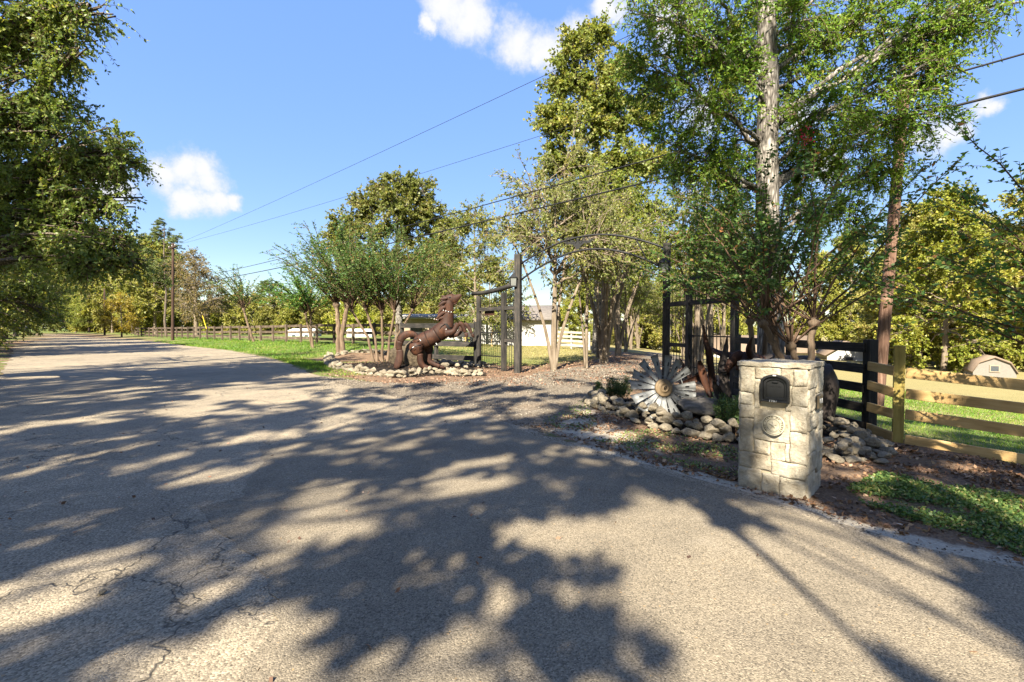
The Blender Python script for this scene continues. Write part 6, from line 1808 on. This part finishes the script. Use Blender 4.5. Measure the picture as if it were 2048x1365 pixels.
# --- the roadside trees behind the photographer whose shade dapples the road
def shade_at(x, y, s, rz, sc=None):
    return copy_tree(SH, (x, y, 0.0), rz, s, 'tall roadside tree standing behind the camera, shading the road', 'trees behind the camera')
def shade_lobes(n, rad, z0, z1, seed, size):
    rng = np.random.default_rng(seed); out = []
    while len(out) < n:
        p = rng.uniform(-1, 1, 3)
        if np.linalg.norm(p) < 1:
            q = size * rng.uniform(0.6, 1.35)
            out.append((p[0] * rad, p[1] * rad, (z0 + z1) / 2 + p[2] * (z1 - z0) / 2, q, q, q * 0.7, 1.0))
    return out
SH = broadleaf('roadside_tree', (-26.5, -12.5, 0.0), 'tall roadside tree standing behind the camera, shading the road', [(0, 0, -0.2, 0.20), (0.1, 0, 5, 0.14), (0, 0.1, 11, 0.08), (0, 0, 17, 0.03)], shade_lobes(190, 5.8, 3.5, 21.0, 191, 0.46), 191,
               leaf=(0.20, 0.14), subs=4, twigs=5, lpt=8, bark=M_bark_dark, lmat=L_oak, twig_len=(0.12, 0.30), group='trees behind the camera', shell=(0.1, 1.1), limb_r=0.3)
for x, y, s, rz in ((-6.75, -6.58, 0.84, 1.28), (-9.79, -11.62, 0.84, 2.18), (-17.13, -8.34, 1.17, 5.64), (0.59, -7.78, 1.03, 0.03), (0.96, -8.69, 0.5, 3.41), (-17.89, -7.4, 1.01, 6.06)):
    shade_at(x, y, s, rz)

# ---------------------------------------------------------------- shrubs and small plants
def shrub(name, px, py, h, rad, seed, label, n=26, leaf=(0.045, 0.016), lean=(0, 0)):
    b = gbase(px, py)
    rng = np.random.default_rng(seed)
    root = tree_root(name, b, label, 'shrub')
    az_ = rng.uniform(0, 6.28, n); rr = rad * np.sqrt(rng.uniform(0.02, 1, n))
    e = np.stack([np.cos(az_) * rr + lean[0], np.sin(az_) * rr + lean[1], h * rng.uniform(0.6, 1.05, n) * (1 - 0.25 * rr / rad)], -1)
    a = np.stack([np.cos(az_) * rr * 0.2, np.sin(az_) * rr * 0.2, np.zeros(n)], -1)
    P = bez(a, (a + e) / 2 + np.stack([np.cos(az_) * 0.06, np.sin(az_) * 0.06, np.zeros(n)], -1), e, 7)
    V, Q = tubes(P, np.linspace(0.006, 0.002, 7)[None].repeat(n, 0), 4)
    o = mesh_obj('stems', np_mesh('stems', V, Q, M_twig, True), root); o['kind'] = 'stuff'
    ii = np.repeat(np.arange(n), 110)
    t = rng.uniform(0.25, 1.0, len(ii)) ** 0.8 * 5.99; i0 = t.astype(int); f = (t - i0)[:, None]
    p = P[ii, i0] * (1 - f) + P[ii, i0 + 1] * f + rng.normal(size=(len(ii), 3)) * 0.025
    ax = nrm(rand_dir(rng, len(ii)) + np.array([0, 0, 0.7]))
    c = mesh_obj('foliage', leaf_mesh('foliage', p, ax, rng.uniform(0.7, 1.2, len(ii)) * leaf[0], leaf[1], rng, L_shrub), root); c['kind'] = 'stuff'
    return root
shrub('green_shrub', 1237, 806, 0.62, 0.30, 201, 'upright fine-leaved green shrub left of the windmill fan')
shrub('green_shrub', 1212, 800, 0.52, 0.10, 202, 'thin sprig leaning left of the green shrub by the fan', 7, lean=(-0.14, 0))
shrub('green_shrub', 1468, 868, 0.68, 0.27, 203, 'loose bright green shrub beside the left edge of the mailbox pillar', 24)
shrub('green_shrub', 1448, 838, 0.42, 0.16, 204, 'small green shrub in front of the steel agave', 10)
def strappy(px, py, seed, label, h=0.5, n=34):
    b = gbase(px, py); rng = np.random.default_rng(seed)
    root = tree_root('strappy_plant', b, label, 'plant')
    az_ = rng.uniform(0, 6.28, n); th = rng.uniform(0.1, 1.0, n)
    for i in range(n):
        d = np.array((math.sin(th[i]) * math.cos(az_[i]), math.sin(th[i]) * math.sin(az_[i]), math.cos(th[i])))
        L = h * rng.uniform(0.6, 1.2)
        t = np.linspace(0, 1, 7)[:, None]
        P = d * L * t - np.array((0, 0, 1)) * L * 0.45 * th[i] * t ** 2.5
        s = nrm(np.cross(d, (0, 0, 1.0))); w = 0.009 * (1 - t ** 2)
        V = np.concatenate([P + s * w, P - s * w]); k = np.arange(6)
        Q = np.stack([k, k + 1, k + 8, k + 7], -1)
        mesh_obj('strap_leaf', np_mesh('strap_leaf', V, Q, L_grass, True, {'rnd': np.full(14, rng.uniform(0.3, 1.0))}), root)
strappy(1420, 812, 211, 'strappy pale-leaved plant at the foot of the steel agave')

# ---------------------------------------------------------------- grass, ground cover, litter, loose gravel
def scatter(poly, n, rng, avoid=(), power=None):
    xs = [p[0] for p in poly]; ys = [p[1] for p in poly]
    X = rng.uniform(min(xs), max(xs), n * 3); Y = rng.uniform(min(ys), max(ys), n * 3)
    ok = in_poly(X, Y, poly)
    for a in avoid: ok &= ~in_poly(X, Y, a)
    X, Y = X[ok][:n], Y[ok][:n]
    return X, Y
def tufts(name, polys, label_n, seed, h, w, mat, avoid=()):
    rng = np.random.default_rng(seed)
    Xs, Ys = [], []
    for poly, n in polys:
        x, y = scatter(poly, n, rng, avoid); Xs.append(x); Ys.append(y)
    X = np.concatenate(Xs); Y = np.concatenate(Ys)
    n = len(X)
    Z = T(X, Y)
    far = np.clip(np.hypot(X, Y) / 14.0, 1.0, 3.0)
    a = rng.uniform(0, 6.28, n); hh = h * rng.uniform(0.45, 1.2, n) * np.sqrt(far); ww = w * far * rng.uniform(0.7, 1.3, n)
    s = np.stack([np.cos(a), np.sin(a), np.zeros(n)], -1)
    l = np.stack([rng.normal(size=n), rng.normal(size=n), np.zeros(n)], -1) * hh[:, None] * 0.45
    b = np.stack([X, Y, Z - 0.005], -1)
    up = np.array([0, 0, 1.0]) * hh[:, None]
    V = np.stack([b - s * ww[:, None] / 2, b + s * ww[:, None] / 2, b + up * 0.6 + l * 0.4 + s * ww[:, None] * 0.35, b + up + l], 1).reshape(-1, 3)
    patchy = 0.5 + 0.5 * np.sin(X * 0.9 + np.cos(Y * 0.7) * 2) * np.cos(Y * 0.8)
    r = np.clip(rng.uniform(0, 1, n) * 0.75 + 0.25 * patchy, 0, 1)
    me = np_mesh(name, V, np.arange(n * 4).reshape(-1, 4), mat, False, {'rnd': np.repeat(r, 4)})
    return tag(mesh_obj(name, me), label_n, 'grass', kind='stuff')
verge = [(-41, 55.3), (-27.5, 41.2), (-19.7, 33.9), (-12.5, 25.4), (-8.7, 19.7), (-6.9, 17.2), (-6.9, 19.2), (-8.3, 21.8), (-10.6, 24.2), (-9.8, 27.6), (-6.6, 27.6), (-7.0, 30.0), (-24, 44.6), (-44, 63)]
verge2 = [(-8.9, 20.0), (-6.7, 16.9), (-5.6, 15.9), (-4.8, 16.0), (-6.4, 17.8), (-7.6, 20.6), (-10.6, 24.2), (-12.6, 25.4)]
tufts('verge_grass', [(verge, 42000), (verge2, 9000)], 'bright green mown grass on the left verge in front of the board fence', 301, 0.075, 0.010, L_grass, avoid=(ROAD,))
lawn_r = [(5.9, 7.2), (6.2, 12.0), (7.5, 16.0), (10.0, 22.0), (20.0, 24.0), (24.0, 20.0), (16.0, 12.0), (9.0, 6.4), (7.0, 6.2)]
tufts('lawn_grass', [(lawn_r, 42000)], 'patchy green grass sloping away behind the pine fence', 302, 0.06, 0.008, L_grass)
left_bank = [(-9.4, 6.8), (-15.4, 13.0), (-26, 23), (-46, 42.8), (-60, 56), (-62, 54), (-48, 40), (-28, 20), (-18, 9)]
tufts('bank_grass', [(left_bank, 12000)], 'grass on the left road bank under the trees', 303, 0.08, 0.011, L_grass)
lawn_m = [(1.2, 19.0), (-3.0, 24.0), (-6.0, 32.0), (-2.0, 42.0), (4.0, 40.0), (7.0, 34.0), (5.4, 27.0), (3.5, 22.0)]
tufts('dry_lawn', [(lawn_m, 16000)], 'dry lawn between the gateway and the garage', 304, 0.05, 0.010, mat_leaf('dry_grass_blade', [(0.0, (0.10, 0.12, 0.03)), (0.5, (0.22, 0.20, 0.07)), (1.0, (0.42, 0.34, 0.16))], 0.35))
weeds = [gxy(1180, 880), gxy(1300, 862), gxy(1500, 905), gxy(1490, 960), gxy(1380, 940)]
rngw = np.random.default_rng(41)
def cover(name, poly, n, h, leaf, mat, label, seed, cat, avoid=(), up=0.5):
    rng = np.random.default_rng(seed)
    X, Y = scatter(poly, n, rng, avoid)
    n = len(X)
    patch = np.sin(X * 5.1 + np.sin(Y * 4.3) * 1.5) + np.cos(Y * 6.3 + X * 2) + rng.normal(size=n) * 0.6
    ok = patch > -0.5
    X, Y = X[ok], Y[ok]; n = len(X)
    p = np.stack([X, Y, T(X, Y) + h * rng.uniform(0.0, 1.0, n)], -1)
    ax = nrm(rand_dir(rng, n) * np.array([1, 1, 0.4]) + np.array([0, 0, up * 0.5]))
    me = leaf_mesh(name, p, ax, leaf[0] * rng.uniform(0.6, 1.3, n), leaf[1] * rng.uniform(0.7, 1.3, n), rng, mat, 0.06)
    return tag(mesh_obj(name, me), label, cat, kind='stuff')
cover('ground_cover', COVER, 17000, 0.05, (0.034, 0.020), L_cover, 'low clover-like weeds along the road edge at lower right', 311, 'ground cover', avoid=(ROAD,))
cover('ground_cover', weeds, 2600, 0.05, (0.028, 0.020), L_cover, 'scattered small weeds between the road and the fan bed', 312, 'ground cover', avoid=(ROAD, BED_FAN))
wed2 = [gxy(1085, 845), gxy(1170, 800), gxy(1195, 850), gxy(1150, 880)]
cover('ground_cover', wed2, 900, 0.04, (0.028, 0.020), L_cover, 'thin weeds in the dirt beside the gravel apron', 313, 'ground cover', avoid=(ROAD,))
litter_r = [gxy(1060, 855), gxy(1200, 815), gxy(1300, 845), gxy(1480, 900), gxy(1640, 860), (5.4, 7.0), (6.4, 6.2), (7.6, 5.0), (6.6, 3.2), (4.2, 2.4), gxy(1850, 1085), gxy(1600, 1015), gxy(1330, 938)]
cover('leaf_litter', litter_r, 15000, 0.012, (0.055, 0.032), L_litter, 'brown fallen leaves covering the soil on the right', 321, 'leaf litter', avoid=(BED_FAN,), up=0.05)
litter_g = [(-3.4, 13.2), (-6.9, 16.5), (-8.5, 21.8), (-5.0, 24.0), (0.0, 20.5), (3.0, 23.0), (6.0, 29.0), (9.0, 28.0), (7.2, 16.0), (4.0, 12.0), (1.0, 13.0)]
cover('leaf_litter', litter_g, 9000, 0.02, (0.085, 0.05), L_litter, 'brown fallen leaves under the trees round the gateway', 322, 'leaf litter', avoid=(BED_HORSE, BED_FAN), up=0.05)
litter_l = [(-5.4, 2.6), (-8.9, 7.1), (-15.0, 13.5), (-26, 24), (-27, 22.6), (-16.4, 12.2), (-9.8, 6.0), (-6.4, 1.6)]
cover('leaf_litter', litter_l, 6000, 0.02, (0.075, 0.045), L_litter, 'rusty fallen leaves along the left road edge', 323, 'leaf litter', up=0.05)
cover('leaf_litter', [(-8, 1.5), (-9, 14), (2, 9), (4.5, 3), (3.5, 1.5)], 320, 0.003, (0.045, 0.026), L_litter, 'stray fallen leaves scattered over the road', 324, 'leaf litter', up=0.0)
for o_ in (bpy.data.objects['leaf_litter.003'],): o_.location.z = 0.024
cover('mulch', BED_FAN, 16000, 0.02, (0.05, 0.016), L_chip, 'black shredded mulch in the fan bed', 331, 'mulch', up=0.15)
cover('mulch', BED_HORSE, 12000, 0.03, (0.08, 0.03), L_chip, 'dark shredded mulch in the horse bed', 332, 'mulch', up=0.15)

def gravel(name, poly, n, size, seed, label, lift=0.01, avoid=()):
    rng = np.random.default_rng(seed)
    X, Y = scatter(poly, n, rng, avoid); n = len(X)
    cl = np.sin(X * 2.2 + np.sin(Y * 1.7)) + np.cos(Y * 2.6 + X) + rng.normal(size=n) * 0.9
    ok = cl > -0.4
    X, Y = X[ok], Y[ok]; n = len(X)
    s = size * rng.uniform(0.5, 1.5, n) * np.clip(np.hypot(X, Y) / 11, 1, 1.6)
    O = np.array([(1, 0, 0), (-1, 0, 0), (0, 1, 0), (0, -1, 0), (0, 0, 0.8), (0, 0, -0.8)], dtype=float)
    V = O[None] * s[:, None, None] * rng.uniform(0.65, 1.25, (n, 6, 1)) + rng.normal(size=(n, 6, 3)) * s[:, None, None] * 0.18
    a = rng.uniform(0, 6.28, n); c, d = np.cos(a)[:, None], np.sin(a)[:, None]
    V = np.stack([V[..., 0] * c - V[..., 1] * d, V[..., 0] * d + V[..., 1] * c, V[..., 2] * 0.8], -1)
    V += np.stack([X, Y, T(X, Y) + lift + s * 0.3], -1)[:, None]
    F = np.array([(0, 2, 4), (2, 1, 4), (1, 3, 4), (3, 0, 4), (2, 0, 5), (1, 2, 5), (3, 1, 5), (0, 3, 5)])
    F = (F[None] + np.arange(n)[:, None, None] * 6).reshape(-1, 3)
    me = np_mesh(name, V.reshape(-1, 3), F, M_pebble, False, {'rnd': np.repeat(rng.uniform(0, 1, n), 6)})
    return tag(mesh_obj(name, me), label, 'gravel', kind='stuff')
near_drive = [(-6.6, 16.0), (-3.6, 13.7), (-2.2, 14.2), (0.6, 16.0), (2.6, 18.5), (5.6, 17.6), (3.6, 13.2), (1.9, 10.2), (0.9, 7.5), (0.0, 7.0), (-2.0, 8.4), (-4.6, 11.4)]
gravel('loose_gravel', near_drive, 10000, 0.014, 341, 'loose pale gravel strewn over the driveway apron')
edge_strip = [gxy(1060, 872), gxy(1200, 918), gxy(1330, 952), gxy(1480, 996), gxy(1700, 1072), gxy(2048, 1152), (3.9, 3.0), gxy(1840, 1088), gxy(1600, 1008), gxy(1330, 925), gxy(1200, 892), gxy(1080, 848)]
gravel('loose_gravel', edge_strip, 2600, 0.008, 342, 'grit crumbling from the asphalt edge at right', 0.018)
for px, py, s, lb in ((205, 1195, 0.03, 'pale oval pebble on the old cracked asphalt at lower left'), (1886, 1108, 0.016, 'small pale pebble on the dark asphalt at lower right')):
    p = gp(px, py)
    o = mesh_obj('pebble', STONES[int(px) % 10], None, (p[0], p[1], 0.022 + s * 0.4), (0, 0, px), (s * 1.8, s * 1.3, s))
    tag(o, lb, 'pebble')
